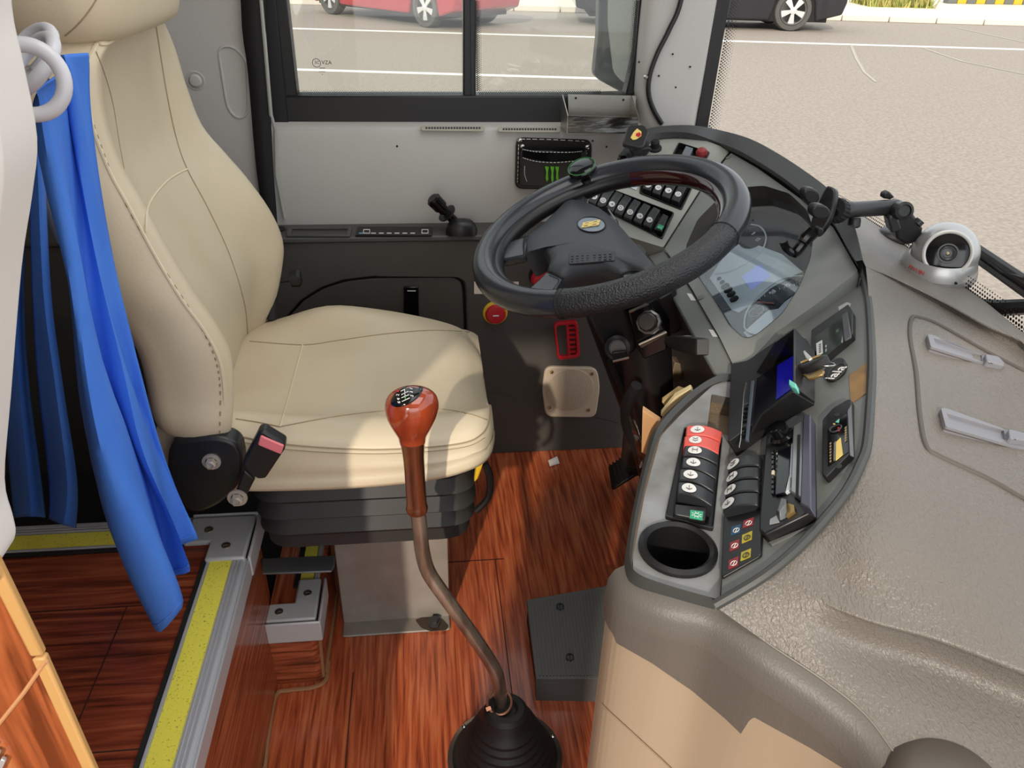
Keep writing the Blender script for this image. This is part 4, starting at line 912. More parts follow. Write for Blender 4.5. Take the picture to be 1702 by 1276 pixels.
mb = MB(); mb.holed(rnd(PA.pts(B_out), .004), [hp_], PA.n, -.035, 0); pb = obj('cluster_panel', mb, DASHC, dash, bevel=.002)
# instrument cluster: recess walls, face, painted reflection, dials
ctr = sum(hp_, V())/len(hp_)
clu = obj('cluster_recess', MB().grid([[p+PA.n*.001 for p in hp_], [p+(ctr-p)*.02-PA.n*.03 for p in hp_], [p+(ctr-p)*.05-PA.n*.045 for p in hp_]], True), mat('recess_taupe', (70, 66, 60), .5), dash)
FB = -.045
mb = MB(); mb.prism([p+(ctr-p)*.02 for p in hp_], PA.n, FB-.004, FB); cf = obj('cluster_face', mb, DIAL, dash)
def fpt(u, v, h=FB+.0006): return PA.at(u, v, h)
mb = MB(); mb.prism([fpt(*p) for p in ((1180, 463), (1205, 425), (1236, 400), (1260, 408), (1300, 423), (1334, 452), (1312, 462), (1280, 480), (1258, 500), (1228, 520), (1216, 515))], PA.n, -.0005, .0012); fp = obj('face_reflection', mb, FACE, dash)  # bright window reflection painted as a pale patch on the dark face
mb = MB(); mb.prism([fpt(*p) for p in ((1236, 553), (1250, 540), (1275, 518), (1305, 502), (1322, 490), (1300, 524), (1262, 556), (1244, 562))], PA.n, -.0005, .0010); obj('face_reflection', mb, FACE, dash)  # lower piece of the same painted reflection
mb = MB(); mb.prism([fpt(*p) for p in ((1233, 461), (1264, 440), (1281, 460), (1249, 483))], PA.n, .0012, .002); obj('lcd_screen', mb, LCD, dash)
def dialring(px, closed=False, r=.0013):
    b = MB(); b.tube(cr([fpt(u, v, FB+.003) for u, v in px], 6, closed), r, 6, closed); return obj('dial_ring', b, mat('dial_ring_white', (206, 212, 210), .3) if 'dial_ring_white' not in bpy.data.materials else bpy.data.materials['dial_ring_white'], dash)
dialring([(1248, 373), (1262, 376), (1271, 386), (1273, 398), (1266, 416), (1245, 434), (1215, 450), (1188, 455)])
dialring([(1337, 459), (1315, 460), (1290, 468), (1262, 490), (1242, 516), (1237, 540), (1244, 552), (1262, 557)])
def dialdisc(c, ru, rv, ang):
    b = MB(); P = []
    for k in range(32):
        a = 2*PI*k/32; x, y = ru*math.cos(a), rv*math.sin(a); P.append(fpt(c[0]+x*math.cos(ang)-y*math.sin(ang), c[1]+x*math.sin(ang)+y*math.cos(ang), FB+.0013))
    b.prism(P, PA.n, -.0005, .001); return obj('dial_face', b, DIAL, dash)
dialdisc((1250, 395), 24, 17, -.5)
mb = MB(); mb.prism([fpt(*p, FB+.0013) for p in ((1258, 500), (1290, 478), (1328, 468), (1326, 482), (1306, 500), (1294, 513), (1275, 516), (1246, 538), (1242, 528))], PA.n, -.0005, .001); obj('dial_face', mb, DIAL, dash)
for a, e in (((1258, 502), (1286, 504)), ((1251, 521), (1260, 520))):
    mb = MB(); mb.tube([fpt(*a, FB+.004), fpt(*e, FB+.004)], .0011, 5); obj('needle', mb, mat('needle_red', (190, 110, 112), .5) if 'needle_red' not in bpy.data.materials else bpy.data.materials['needle_red'], dash)
for k in range(9):
    t = k/8; u, v = 1262+t*66, 494-math.sin(t*1.4)*24
    mb = MB(); mb.tube([fpt(u, v, FB+.0026), fpt(u+1.5, v+3, FB+.0026)], .0005, 4); obj('dial_tick', mb, WHITE, dash, smooth=0)
for s, u, v in (('20', 1284, 485), ('40', 1308, 474), ('8', 1252, 388), ('12', 1259, 398)):
    text('dial_number', s, .011, frame(fpt(u, v, FB+.0028), PA.n, V((.3, -1, 0))), WHITE, dash, .0002)
mb = MB(); mb.arc(frame(fpt(1257, 517, FB+.0028), PA.n, (1, 0, 0)), .012, .0005, 0, 2*PI, 24, 4); obj('dial_ring', mb, bpy.data.materials['dial_ring_white'], dash)
for i, (u, v, r) in enumerate(((1196, 464, .004), (1201, 470, .0045), (1206, 477, .0075), (1211, 483, .0075), (1216, 490, .0075), (1221, 498, .0075))):
    mb = MB(); mb.lathe([(r, 0), (r, .003), (r*.6, .004)], frame(fpt(u, v, FB+.0012), PA.n, (1, 0, 0)), 14); obj('knob_button', mb, BLACKM, dash)
mb = MB(); mb.prism([p+(ctr-p)*.03 for p in hp_], PA.n, -.022, -.0215); obj('gauge_lens', mb, CLEAR, dash, smooth=0)
# left ledge in front of the cluster and lower knee panel along the column
ledge = [(1105, 415), (1150, 482), (1197, 562), (1227, 625), (1190, 630), (1165, 585), (1130, 520), (1095, 455), (1075, 425)]
mb = MB(); a = PA.pts(ledge, -.004); mb.prism(a, PA.n, -.02, 0); obj('lower_ledge', mb, DASHB, dash, bevel=.004)
mb = MB(); low = [PA.at(u, v, -.004) for u, v in ((1040, 394), (1075, 425), (1095, 455), (1130, 520), (1165, 585), (1190, 630))]
mb.grid([low, [p+V((.06, .02, -.14)) for p in low], [p+V((.16, .04, -.5)) for p in low], [V((p.x+.17, p.y+.04, 0)) for p in low]]); obj('knee_panel', mb, DARKP, dash, smooth=60)
for px in ((1148, 494), (1184, 554)):
    mb = MB(); mb.prism(PA.pts([(px[0]-6, px[1]-6), (px[0]+2, px[1]-5), (px[0]+9, px[1]+6), (px[0]+1, px[1]+6)], -.004), PA.n, 0, .0012); obj('white_clip', mb, WHITE, dash)
for px in ((1236, 606), (1211, 262), (1165, 495)):
    mb = MB(); mb.lathe([(.006, 0), (.006, .0015), (.004, .002)], frame(PA.at(*px), PA.n, (1, 0, 0)), 14); obj('screw_cap', mb, DASHB, dash)
# seam groove
mb = MB(); mb.tube(PA.pts([(1212, 254), (1171, 306), (1104, 411)], .0004), .0012, 5); obj('panel_seam', mb, BLACKM, dash)
# rim
rp = lambda px, h: [(PL if u < 1190 else PA).at(u, v, h) for u, v in px]
mb = MB(); ro, ri = rp(rim_out, .014), rp(rim_in, .004)
ro[-1] = PA.at(1436, 438, .012)
mb.grid([cr(ri, 4), cr([p+PA.n*.014 for p in ri], 4), cr([p+PA.n*.006 for p in ro], 4), cr(ro, 4), cr([p-V((0, 0, .10)) for p in ro], 4)]); obj('dash_rim', mb, RUBBER, dash, smooth=50)
# wing: sloping panel (PC) and flat shelf (PD)
C_out = [(1426, 450), (1438, 493), (1444, 548), (1446, 610), (1444, 660), (1438, 735), (1428, 768), (1408, 808), (1378, 848), (1328, 903), (1268, 953), (1196, 1000), (1205, 880), (1210, 760), (1226, 626), (1290, 555), (1360, 506)]
mb = MB(); mb.prism(PC.pts(C_out), PC.n, -.02, 0); pc_ = obj('wing_panel', mb, DASHB, dash, bevel=.0015)
mb = MB(); P = cr(PC.pts([(1430, 446), (1442, 493), (1447, 548), (1449, 610), (1447, 660), (1441, 738), (1430, 772), (1410, 812), (1380, 852), (1330, 907), (1270, 957), (1188, 1006)], .001), 5); mb.tube(P, .005, 8); obj('rim_bead', mb, RUBBER, dash)
mb = MB(); mb.tube(PC.pts([(1226, 626), (1290, 555), (1358, 507)], .0008), .0016, 5); obj('panel_seam', mb, BLACKM, dash)
zd = zm(1030, 640, .26643)
D_in = [(1226, 628), (1211, 760), (1206, 880), (1196, 998), (1180, 1000), (1070, 965), (1052, 950), (1052, 925), (1072, 820), (1098, 725), (1130, 690), (1185, 640), (1205, 632)]
cupc = PD.at(1126, 914); 
cup_hole = [cupc+V((.0365*math.cos(a), .0365*math.sin(a), 0)) for a in [2*PI*k/32 for k in range(32)]]
swh = zd((400, 275), (640, 335), (582, 915), (280, 835)); pkt = zd((572, 55), (722, 85), (690, 320), (545, 272))
mb = MB(); mb.holed(rnd(PD.pts(D_in), .006), [cup_hole, rnd(PD.pts(swh), .004), rnd(PD.pts(pkt), .004)], PD.n, -.012, 0); obj('wing_shelf', mb, DASHD, dash, bevel=.001)
mb = MB(); q = rnd(PD.pts(pkt), .004); mb.grid([[p for p in q], [p-V((0, 0, .028)) for p in q]], True); mb.prism([p-V((0, 0, .03)) for p in q], PD.n, 0, .002); obj('coin_pocket', mb, mat('pocket_bronze', (112, 98, 80), .45, bump=('vor', 260, .5, .001)), dash)
# lip round the shelf, side wall of the console
lip = [(1226, 624), (1190, 626), (1152, 648), (1112, 682), (1086, 714), (1072, 760), (1055, 830), (1042, 900), (1040, 940), (1056, 966), (1110, 988), (1188, 1010)]
lin_ = [(1226, 630), (1192, 636), (1158, 656), (1122, 690), (1098, 722), (1083, 764), (1066, 832), (1053, 902), (1051, 940), (1064, 960), (1114, 978), (1192, 1000)]
Lo, Li = PD.pts(lip, -.004), PD.pts(lin_, .002)
mb = MB(); mb.grid([cr(Li, 5), cr([a.lerp(b_, .45)+V((0, 0, .007)) for a, b_ in zip(Li, Lo)], 5), cr(Lo, 5), cr([p-V((0, 0, .03)) for p in Lo], 5)]); obj('shelf_lip', mb, RUBBER, dash, smooth=60)
mb = MB(); mb.grid([cr([p-V((0, 0, .028)) for p in Lo], 4), cr([V((p.x+.012, p.y, .38)) for p in Lo], 4), cr([V((p.x+.02, p.y, 0)) for p in Lo], 4)]); obj('console_side', mb, BEIGE, dash, smooth=60)
# cup holder
ch = thing('cup_holder', 'round black cup holder sunk into the wing shelf', 'cup holder', cupc-V((0, 0, .07)))
Mc = frame(cupc, (0, 0, 1), (1, 0, 0))
mb = MB(); mb.lathe([(.0385, .0), (.0385, .004), (.034, .007), (.0305, .004), (.0285, -.06), (.0, -.061)], Mc, 40, False); obj('cup', mb, BLACK, ch, smooth=40)
for a in (0, PI/2): mb = MB(); mb.box((0, 0, -.059), (.05, .002, .003), Mc @ Matrix.Rotation(a+.6, 4, 'Z')); obj('cup_rib', mb, BLACK, ch)
# rocker switches
def rocker(pl, q, h0, h1, m, par, icon=.27, tint=WHITE, base=-.004, arch=True):
    """q: four pixel corners a,b (icon end) c,d (far end); curved cap with a printed disc"""
    A, B, C, D = [pl.at(u, v, h0) for u, v in q]
    def S(s, t, up=0): 
        p = (A.lerp(B, s)).lerp(D.lerp(C, s), t); h = (h1-h0)*(.35+.65*math.sin(PI*min(1, .12+t*.8))) if arch else (h1-h0)*.8
        return p+pl.n*(h+up)
    mb = MB(); n = 8; rows = [[(A.lerp(B, s)).lerp(D.lerp(C, s), t/n)+pl.n*(base-h0) if k in (0, 3) else S(s, t/n) for k, s in enumerate((0.03, 0.03, .97, .97))] for t in range(n+1)]
    rows = [[(A.lerp(B, s)).lerp(D.lerp(C, s), 0)+pl.n*(base-h0) for s in (.03, .03, .97, .97)]]+rows+[[(A.lerp(B, s)).lerp(D.lerp(C, s), 1)+pl.n*(base-h0) for s in (.03, .03, .97, .97)]]
    mb.grid(rows); o = obj('rocker_switch', mb, m, par, bevel=.0012)
    if icon:
        wd = (B-A).length; ln = (D-A).length; ru = .36; rt = ru*wd/ln; b = MB()
        rr_ = [[S(.5+ru*f*math.cos(a), icon+rt*f*math.sin(a), .0007) for a in [2*PI*k/18 for k in range(18)]] for f in (0, .5, 1)]
        b.grid(rr_, True); obj('symbol_disc', b, tint, o, smooth=0, keep=False)
        b = MB(); gl_ = random.randint(0, 3)
        segs = [[(-.5, -.35, .5, -.35), (-.5, .35, .5, .35), (0, -.35, 0, .35)], [(-.45, 0, .45, 0), (.1, -.4, .45, 0), (.1, .4, .45, 0)], [(-.4, -.4, .4, -.4), (.4, -.4, .4, .4), (.4, .4, -.4, .4), (-.4, .4, -.4, -.4)], [(-.45, -.4, -.1, 0), (-.1, 0, -.45, .4), (.1, -.4, .45, 0), (.45, 0, .1, .4)]][gl_]
        for x0, y0, x1, y1 in segs:
            a, e = S(.5+ru*x0, icon+rt*y0, .0012), S(.5+ru*x1, icon+rt*y1, .0012); b.tube([a, e], wd*.016, 4)
        obj('symbol_glyph', b, GLYPH, o, smooth=0)
    return o
def bezel(pl, px, par, h=.003, rad=.005, w=.003, name='switch_bezel', depth=-.02):
    o = rnd(pl.pts(px), rad); c = sum(o, V())/len(o); i = [p+(c-p).normalized()*w for p in o]
    b = MB(); b.holed(o, [i], pl.n, depth, h); b.prism(i, pl.n, depth, depth+.008); return obj(name, b, BLACK, par, bevel=.0008)
bz1 = bezel(PL, fr1, dash); bz2 = bezel(PL, fr2, dash); bz3 = bezel(PL, fr3, dash)
for q in (((830, 390), (950, 430), (1060, 235), (900, 222)), ((965, 450), (1080, 485), (1205, 255), (1085, 228)), ((1100, 500), (1220, 540), (1365, 268), (1235, 232)), ((1235, 550), (1352, 592), (1505, 318), (1390, 283))):
    rocker(PL, za(*q), .004, .013, SWITCH, dash)
mb = MB(); mb.prism(PL.pts(za((560, 325), (820, 250), (745, 400))), PL.n, -.008, .002); obj('blank_cover', mb, FACE, dash)
for ix, iy in ((145, 515), (268, 570), (393, 622), (515, 675), (648, 735), (785, 790), (922, 845)):
    rocker(PL, za((ix-87, iy+55), (ix+28, iy+105), (ix+168, iy-150), (ix+66, iy-200)), .004, .012, SWITCH, dash)
rocker(PL, za((985, 960), (1110, 1000), (1200, 780), (1120, 740)), .0, .005, BLACK, dash, 0, arch=False)
mb = MB(); mb.prism(PL.pts(za((1030, 925), (1105, 960), (1140, 905), (1065, 875)), .0045), PL.n, 0, .001); gi = obj('green_symbol', mb, GREEN, dash)
for a in ((1062, 915), (1095, 925)):
    b = MB(); b.lathe([(.0012, 0), (.0012, .0005)], frame(PL.at(*za(a)[0], .0056), PL.n, (1, 0, 0)), 8); obj('symbol_glyph', b, WHITE, gi, smooth=0)
mb = MB(); mb.prism(PL.pts([(1140, 244), (1152, 248), (1146, 262), (1133, 258)], 0), PL.n, -.01, .003); obj('label_tile', mb, mat('grey_tile', (110, 118, 124), .4), bz3, bevel=.001)
mb = MB(); M = frame(PL.at(1166, 258, -.002), PL.n, (1, 0, 0)); mb.lathe([(.012, 0), (.0125, .008), (.009, .014), (.003, .016)], M, 20); obj('red_push_button', mb, REDD, bz3)
mb = MB(); M = frame(PL.at(1089, 248), PL.n, (1, 0, 0)); mb.lathe([(.014, 0), (.014, .004), (.009, .006), (.0095, .018), (.006, .022)], M, 22); obj('round_knob', mb, BLACKM, dash)
mb = MB(); mb.prism(PL.pts([(1030, 262), (1041, 262), (1036, 272), (1026, 270)], .001), PL.n, 0, .01); obj('small_block', mb, BLACK, dash, bevel=.001)
# wing switches
bz4 = bezel(PD, swh, dash, .004, .004, .0022, depth=-.016)
W6 = [((413, 280), (410, 345), (625, 375), (637, 315), REDSW), ((400, 345), (397, 405), (612, 455), (622, 380), REDSW), ((402, 405), (392, 470), (608, 520), (612, 455), SWITCH), ((390, 476), (383, 545), (600, 612), (606, 530), SWITCH), ((372, 549), (366, 622), (583, 692), (588, 612), SWITCH), ((362, 630), (356, 708), (574, 782), (582, 702), SWITCH)]
for a, b_, c, d, m in W6:
    o = rocker(PD, zd(a, b_, c, d), .006, .017, m, dash, .3)
    if m is REDSW: o['label'] = 'red rocker switch'
o = rocker(PD, zd((340, 768), (334, 832), (530, 872), (540, 786)), .002, .010, BLACK, dash, 0, arch=False)
mb = MB(); mb.prism(PD.pts(zd((440, 780), (436, 830), (515, 845), (522, 790)), .0102), PD.n, 0, .0006); gi = obj('green_symbol', mb, GREEN, o, smooth=0)
mb = MB(); c_ = PD.at(*zd((480, 808))[0], .011); mb.arc(frame(c_, PD.n, (1, 0, 0)), .0026, .0004, 0, 2*PI, 12, 4)
for k in range(8): a = PI/4*k; mb.tube([c_+V((.0036*math.cos(a), .0036*math.sin(a), 0)), c_+V((.0052*math.cos(a), .0052*math.sin(a), 0))], .0004, 4)
obj('lamp_symbol', mb, WHITE, o, smooth=0)
g2 = zd((690, 485), (912, 440), (905, 765), (890, 1072), (640, 1215), (655, 850))
mb = MB(); mb.prism(rnd(PC.pts(g2), .003), PC.n, -.002, .003); tl = obj('warning_lamp_panel', mb, BLACK, dash, bevel=.001)
for q in (((704, 498), (692, 575), (884, 522), (890, 455)), ((695, 580), (685, 652), (880, 600), (884, 532)), ((682, 660), (672, 735), (880, 685), (882, 610)), ((668, 742), (660, 825), (876, 772), (880, 692))):
    rocker(PC, zd(*q), .004, .014, SWITCH, dash, .17, WHITE, -.001)
TLc = {'b': mat('lamp_blue', (30, 76, 112), .4), 'r': mat('lamp_red', (150, 38, 48), .4), 'y': mat('lamp_yellow', (188, 172, 50), .4)}
for q, c in ((((700, 885), (758, 868), (752, 922), (695, 940)), 'b'), (((775, 848), (838, 825), (832, 872), (770, 892)), 'r'), (((690, 985), (748, 962), (742, 1015), (688, 1038)), 'r'), (((766, 937), (828, 910), (824, 962), (763, 988)), 'y'), (((682, 1095), (743, 1068), (738, 1125), (680, 1150)), 'r'), (((760, 1045), (820, 1020), (816, 1072), (755, 1098)), 'y')):
    mb = MB(); mb.prism(PC.pts(zd(*q), .003), PC.n, 0, .0006); o = obj('warning_lamp', mb, TLc[c], tl, smooth=0)
    cx, cy = sum(p[0] for p in q)/4, sum(p[1] for p in q)/4; P0 = PC.at(*zd((cx, cy))[0], .0042)
    b = MB(); b.arc(frame(P0, PC.n, (1, 0, 0)), .0032, .0004, 0, 2*PI, 12, 4); b.tube(PC.pts(zd((cx-8, cy+16), (cx+10, cy-16)), .0042), .0004, 4); obj('lamp_symbol', b, WHITE if c != 'y' else GLYPH, tl, smooth=0)
# small panel with dial (right), tachograph slot, badge, tape
zr = zm(1350, 660, .11751)
sq = zr((190, 400), (340, 230), (545, 110), (600, 110), (605, 860), (240, 1225), (190, 1180))
hd_ = thing('heater_panel', 'small black control panel with yellow scale at the wing edge', 'control panel', PC.at(*zr((400, 900))[0]))
mb = MB(); mb.prism(rnd(PC.pts(sq), .003), PC.n, 0, .008); obj('panel_body', mb, BLACK, hd_, bevel=.0015)
for q, m, h in ((((220, 470), (490, 235), (512, 780), (225, 985)), BLACKG, .0085), (((340, 640), (405, 575), (435, 815), (335, 900)), GOLD, .0092), (((310, 650), (335, 625), (328, 890), (305, 905)), STEEL, .0092), (((330, 355), (385, 310), (375, 365)), TEAL, .0092), (((360, 430), (385, 425), (395, 470), (370, 485)), RED, .0092), (((295, 375), (325, 375), (335, 395), (305, 395)), GOLD, .0092), (((505, 200), (555, 115), (590, 850), (540, 830)), mat('edge_grey', (120, 122, 128), .3), .0092)):
    mb = MB(); mb.prism(PC.pts(zr(*q), h-.0006), PC.n, 0, .0006); obj('panel_mark', mb, m, hd_, smooth=0)
for k in range(7):
    mb = MB(); y = 650+k*42; mb.prism(PC.pts(zr((248, y), (270, y-14), (270, y+8), (248, y+22)), .009), PC.n, 0, .0004); obj('panel_print', mb, mat('bronze_print', (150, 132, 100), .5) if 'bronze_print' not in bpy.data.materials else bpy.data.materials['bronze_print'], hd_, smooth=0)
for k in range(6):
    mb = MB(); y = 430+k*36; mb.prism(PC.pts(zr((462, y), (488, y-18), (488, y+4), (462, y+22)), .009), PC.n, 0, .0004); obj('panel_print', mb, bpy.data.materials['bronze_print'], hd_, smooth=0)
mb = MB(); mb.arc(frame(PC.at(*zr((330, 440))[0], .0095), PC.n, (1, 0, 0)), .006, .001, 0, 2*PI, 16, 5); obj('small_dial', mb, GLYPH, hd_)
for p in ((380, 980), (355, 250)): mb = MB(); mb.lathe([(.003, 0), (.003, .001)], frame(PC.at(*zr(p)[0], .008), PC.n, (1, 0, 0)), 10); obj('screw', mb, GLYPH, hd_)
zt = zm(1320, 480, .15674)
tg = thing('display_unit', 'flat black display unit with white sticker at the wing top', 'display', PC.at(1380, 560))
mb = MB(); mb.prism(rnd(PC.pts(zt((215, 500), (605, 225), (655, 300), (655, 545), (380, 770), (215, 720))), .003), PC.n, 0, .010); obj('case', mb, BLACK, tg, bevel=.0015)
mb = MB(); mb.prism(PC.pts(zt((225, 510), (510, 305), (530, 560), (335, 715), (240, 720)), .0102), PC.n, 0, .0005); obj('display_glass', mb, mat('display_green_black', (34, 44, 40), .15), tg, smooth=0)
mb = MB(); mb.prism(PC.pts(zt((510, 300), (575, 255), (615, 525), (540, 565)), .0102), PC.n, 0, .003); obj('front_bar', mb, mat('bar_grey', (70, 72, 76), .35), tg, bevel=.001)
mb = MB(); mb.prism(PC.pts(zt((234, 580), (298, 543), (305, 680), (242, 722)), .0108), PC.n, 0, .0004); obj('white_sticker', mb, mat('sticker_grey', (188, 190, 190), .5), tg, smooth=0)
for k in range(5):
    mb = MB(); y = 590+k*20; mb.prism(PC.pts(zt((262, y), (285, y-12), (286, y-2), (263, y+10)), .0113), PC.n, 0, .0002); obj('sticker_print', mb, GLYPH, tg, smooth=0)
for q in (((330, 640), (345, 630), (345, 660), (330, 668)), ((330, 600), (345, 590), (345, 615), (330, 624)), ((500, 560), (512, 495), (518, 560), (506, 575)), ((440, 440), (470, 420), (474, 450), (446, 470))):
    mb = MB(); mb.prism(PC.pts(zt(*q), .0108), PC.n, 0, .0002); obj('display_print', mb, mat('dim_green', (58, 84, 66), .4) if q[0][0] == 440 else mat('grey_mark', (140, 146, 146), .5) if 'grey_mark' not in bpy.data.materials else bpy.data.materials['grey_mark'], tg, smooth=0)
mb = MB(); mb.prism(PC.pts(zt((470, 195), (560, 145), (605, 160), (590, 200), (485, 270)), .0004), PC.n, 0, .0008); o = obj('torn_sticker', mb, mat('torn_sticker', (176, 178, 176), .5)); tag(o, 'torn pale sticker above the black display unit', 'sticker')
bd = thing('oval_badge', 'black oval badge lettered lala on the wing panel', 'badge', PC.at(1391, 620))
e_ = [(1391+22*math.cos(a)*math.cos(-.72)-12*math.sin(a)*math.sin(-.72), 619+22*math.cos(a)*math.sin(-.72)+12*math.sin(a)*math.cos(-.72)) for a in [2*PI*k/36 for k in range(36)]]
mb = MB(); mb.prism(PC.pts(e_), PC.n, 0, .007); obj('badge_disc', mb, BLACK, bd, bevel=.001)
e2 = [(1390+18*math.cos(a)*math.cos(-.72)-9*math.sin(a)*math.sin(-.72), 618+18*math.cos(a)*math.sin(-.72)+9*math.sin(a)*math.cos(-.72)) for a in [2*PI*k/36 for k in range(36)]]
mb = MB(); mb.tube(PC.pts(e2, .0075), .0006, 4, True); obj('badge_ring', mb, GLYPH, bd, smooth=0)
def tframe(pl, p0, p1, h):                           # text frame reading from p0 to p1
    a, b_ = pl.at(*p0, h), pl.at(*p1, h); return frame((a+b_)/2, pl.n, b_-a)
text('badge_lettering', 'lala', .020, tframe(PC, (1382, 627), (1398, 612), .0075), WHITE, bd)
mb = MB(); mb.prism(PC.pts(zt((585, 920), (775, 780), (762, 1110), (600, 1225)), .0004), PC.n, 0, .0006); tp = obj('brown_tape', mb, TAPE, smooth=0); tag(tp, 'square of brown packing tape stuck on the wing panel', 'tape')
# radio
zq = zm(1260, 680, .18025)
rad = thing('car_radio', 'car radio with dark display and silver side plate in the wing', 'radio', PC.at(1315, 800))
mb = MB(); mb.prism(PC.pts(zq((120, 290), (380, 130), (530, 125), (545, 1030), (110, 1240), (60, 1200), (62, 1080))), PC.n, -.004, .012); obj('chassis', mb, BLACK, rad, bevel=.002)
mb = MB(); mb.prism(PC.pts(zq((460, 125), (530, 125), (540, 1010), (440, 960)), .012), PC.n, 0, .012); obj('side_bar', mb, mat('radio_bar', (72, 72, 86), .35), rad, bevel=.0015)
mb = MB(); mb.prism(PC.pts(zq((350, 210), (455, 140), (440, 880), (330, 815)), .012), PC.n, 0, .008); obj('flap_plate', mb, mat('radio_silver', (150, 154, 158), .3, .5), rad, bevel=.0015)
mb = MB(); mb.prism(PC.pts(zq((365, 240), (390, 235), (370, 815), (348, 800)), .0202), PC.n, 0, .0006); obj('disc_slot', mb, BLACKM, rad, smooth=0)
mb = MB(); mb.prism(PC.pts(zq((190, 400), (318, 355), (300, 640), (262, 790), (165, 812)), .012), PC.n, 0, .003); obj('radio_display', mb, SCRDK, rad, bevel=.001)
mb = MB(); mb.prism(PC.pts(zq((320, 345), (355, 325), (325, 760), (265, 795), (303, 630)), .012), PC.n, 0, .004); obj('pale_trim', mb, FACE, rad, bevel=.0008)
mb = MB(); mb.prism(PC.pts(zq((300, 635), (328, 620), (325, 715), (297, 728)), .0162), PC.n, 0, .0004); obj('trim_label', mb, GLYPH, rad, smooth=0)
for k in range(9):
    y = 400+k*46; 
    mb = MB(); mb.prism(PC.pts(zq((135, y), (160, y-8), (156, y+28), (131, y+34)), .012), PC.n, 0, .003); obj('radio_button', mb, mat('pale_button', (214, 208, 180), .4) if k == 4 else BLACKG, rad, bevel=.0006)
    mb = MB(); mb.prism(PC.pts(zq((172, y+6), (184, y+2), (182, y+18), (170, y+22)), .0122), PC.n, 0, .0006); obj('button_print', mb, WHITE, rad, smooth=0)
M = frame(PC.at(*zq((240, 270))[0], .012), PC.n, (1, 0, 0))
mb = MB(); mb.lathe([(.014, 0), (.014, .004), (.0105, .006), (.0095, .016), (.004, .018)], M, 24); obj('volume_knob', mb, BLACKG, rad)
mb = MB(); mb.hull(PC.pts(zq((165, 960), (215, 815), (265, 830), (270, 1000), (200, 1035)), .012), PC.pts(zq((175, 930), (212, 815), (258, 828), (260, 870), (200, 940)), .020)); obj('eject_key', mb, mat('key_grey', (96, 100, 104), .35), rad, bevel=.001)
mb = MB(); mb.prism(PC.pts(zq((265, 880), (345, 905), (350, 960), (275, 1010)), .012), PC.n, 0, .003); obj('bronze_plate', mb, BRASS, rad)
mb = MB(); mb.prism(PC.pts(zq((115, 1020), (175, 985), (200, 1045), (110, 1065)), .0122), PC.n, 0, .001); obj('clear_chip', mb, mat('clear_chip', (150, 152, 154), .3), rad, smooth=0)
mb = MB(); mb.prism(PC.pts(zq((105, 1240), (440, 1105), (450, 1112), (130, 1262)), 0), PC.n, 0, .002); obj('mounting_frame', mb, DASHB, rad)
# monitor with folding hood
zm_ = zm(1180, 480, .25084)
mon = thing('rear_view_monitor', 'black monitor with folding sunshade hood showing a blue screen', 'monitor', PC.at(1290, 690))
mb = MB(); mb.prism(rnd(PC.pts(zm_((190, 580), (300, 560), (560, 380), (690, 420), (695, 770), (540, 850), (175, 1115))), .004), PC.n, .0, .022); obj('case', mb, BLACK, mon, bevel=.003)
SH = .0225
mb = MB(); mb.prism(PC.pts(zm_((312, 595), (555, 440), (552, 700), (275, 965)), SH), PC.n, 0, .0006); obj('screen', mb, SCRDK, mon, smooth=0)
mb = MB(); mb.prism(PC.pts(zm_((447, 510), (552, 443), (550, 655), (440, 735)), SH+.0008), PC.n, 0, .0004); obj('screen_image', mb, SCREEN, mon, smooth=0)
mb = MB(); mb.prism(PC.pts(zm_((278, 620), (300, 618), (262, 1018), (240, 1020)), SH), PC.n, 0, .003); obj('bezel_bar', mb, mat('bezel_blue_grey', (70, 78, 92), .3), mon, bevel=.0008)
for k, (x, y) in enumerate(((245, 765), (240, 795), (237, 825), (234, 850), (231, 880), (226, 925), (222, 965))):
    mb = MB(); mb.lathe([(.0026, 0), (.0026, .001)], frame(PC.at(*zm_((x, y))[0], SH), PC.n, (1, 0, 0)), 10); obj('bezel_button', mb, CHROME if k == 0 else BLACKG, mon, smooth=0)
mb = MB(); mb.tube(PC.pts(zm_((240, 620), (225, 700), (205, 1000), (195, 1050)), SH), .0007, 5); obj('bezel_edge', mb, CHROME, mon)
HT = .062
def flap(P, t=.0025):
    n = (P[1]-P[0]).cross(P[2]-P[0]).normalized(); b = MB(); b.prism(P, n, -t/2, t/2); return obj('hood_flap', b, BLACK, mon, bevel=.0008)
X = lambda x, y, h: PC.at(*zm_((x, y))[0], h)
flap([X(307, 555, SH), X(555, 440, SH), X(556, 262, HT), X(430, 350, HT)])
flap([X(557, 262, HT), X(556, 655, HT), X(690, 755, SH), X(690, 420, SH)])
flap([X(275, 965, SH), X(692, 765, SH), X(545, 676, HT), X(340, 830, HT*.75)])
mb = MB(); mb.prism([X(540, 625, HT), X(585, 655, HT), X(590, 690, HT), X(555, 680, HT), X(538, 662, HT)], PC.n, -.002, .006); o = obj('teal_clip', mb, TEAL, bevel=.001); tag(o, 'small teal clip on the corner of the monitor hood', 'clip')
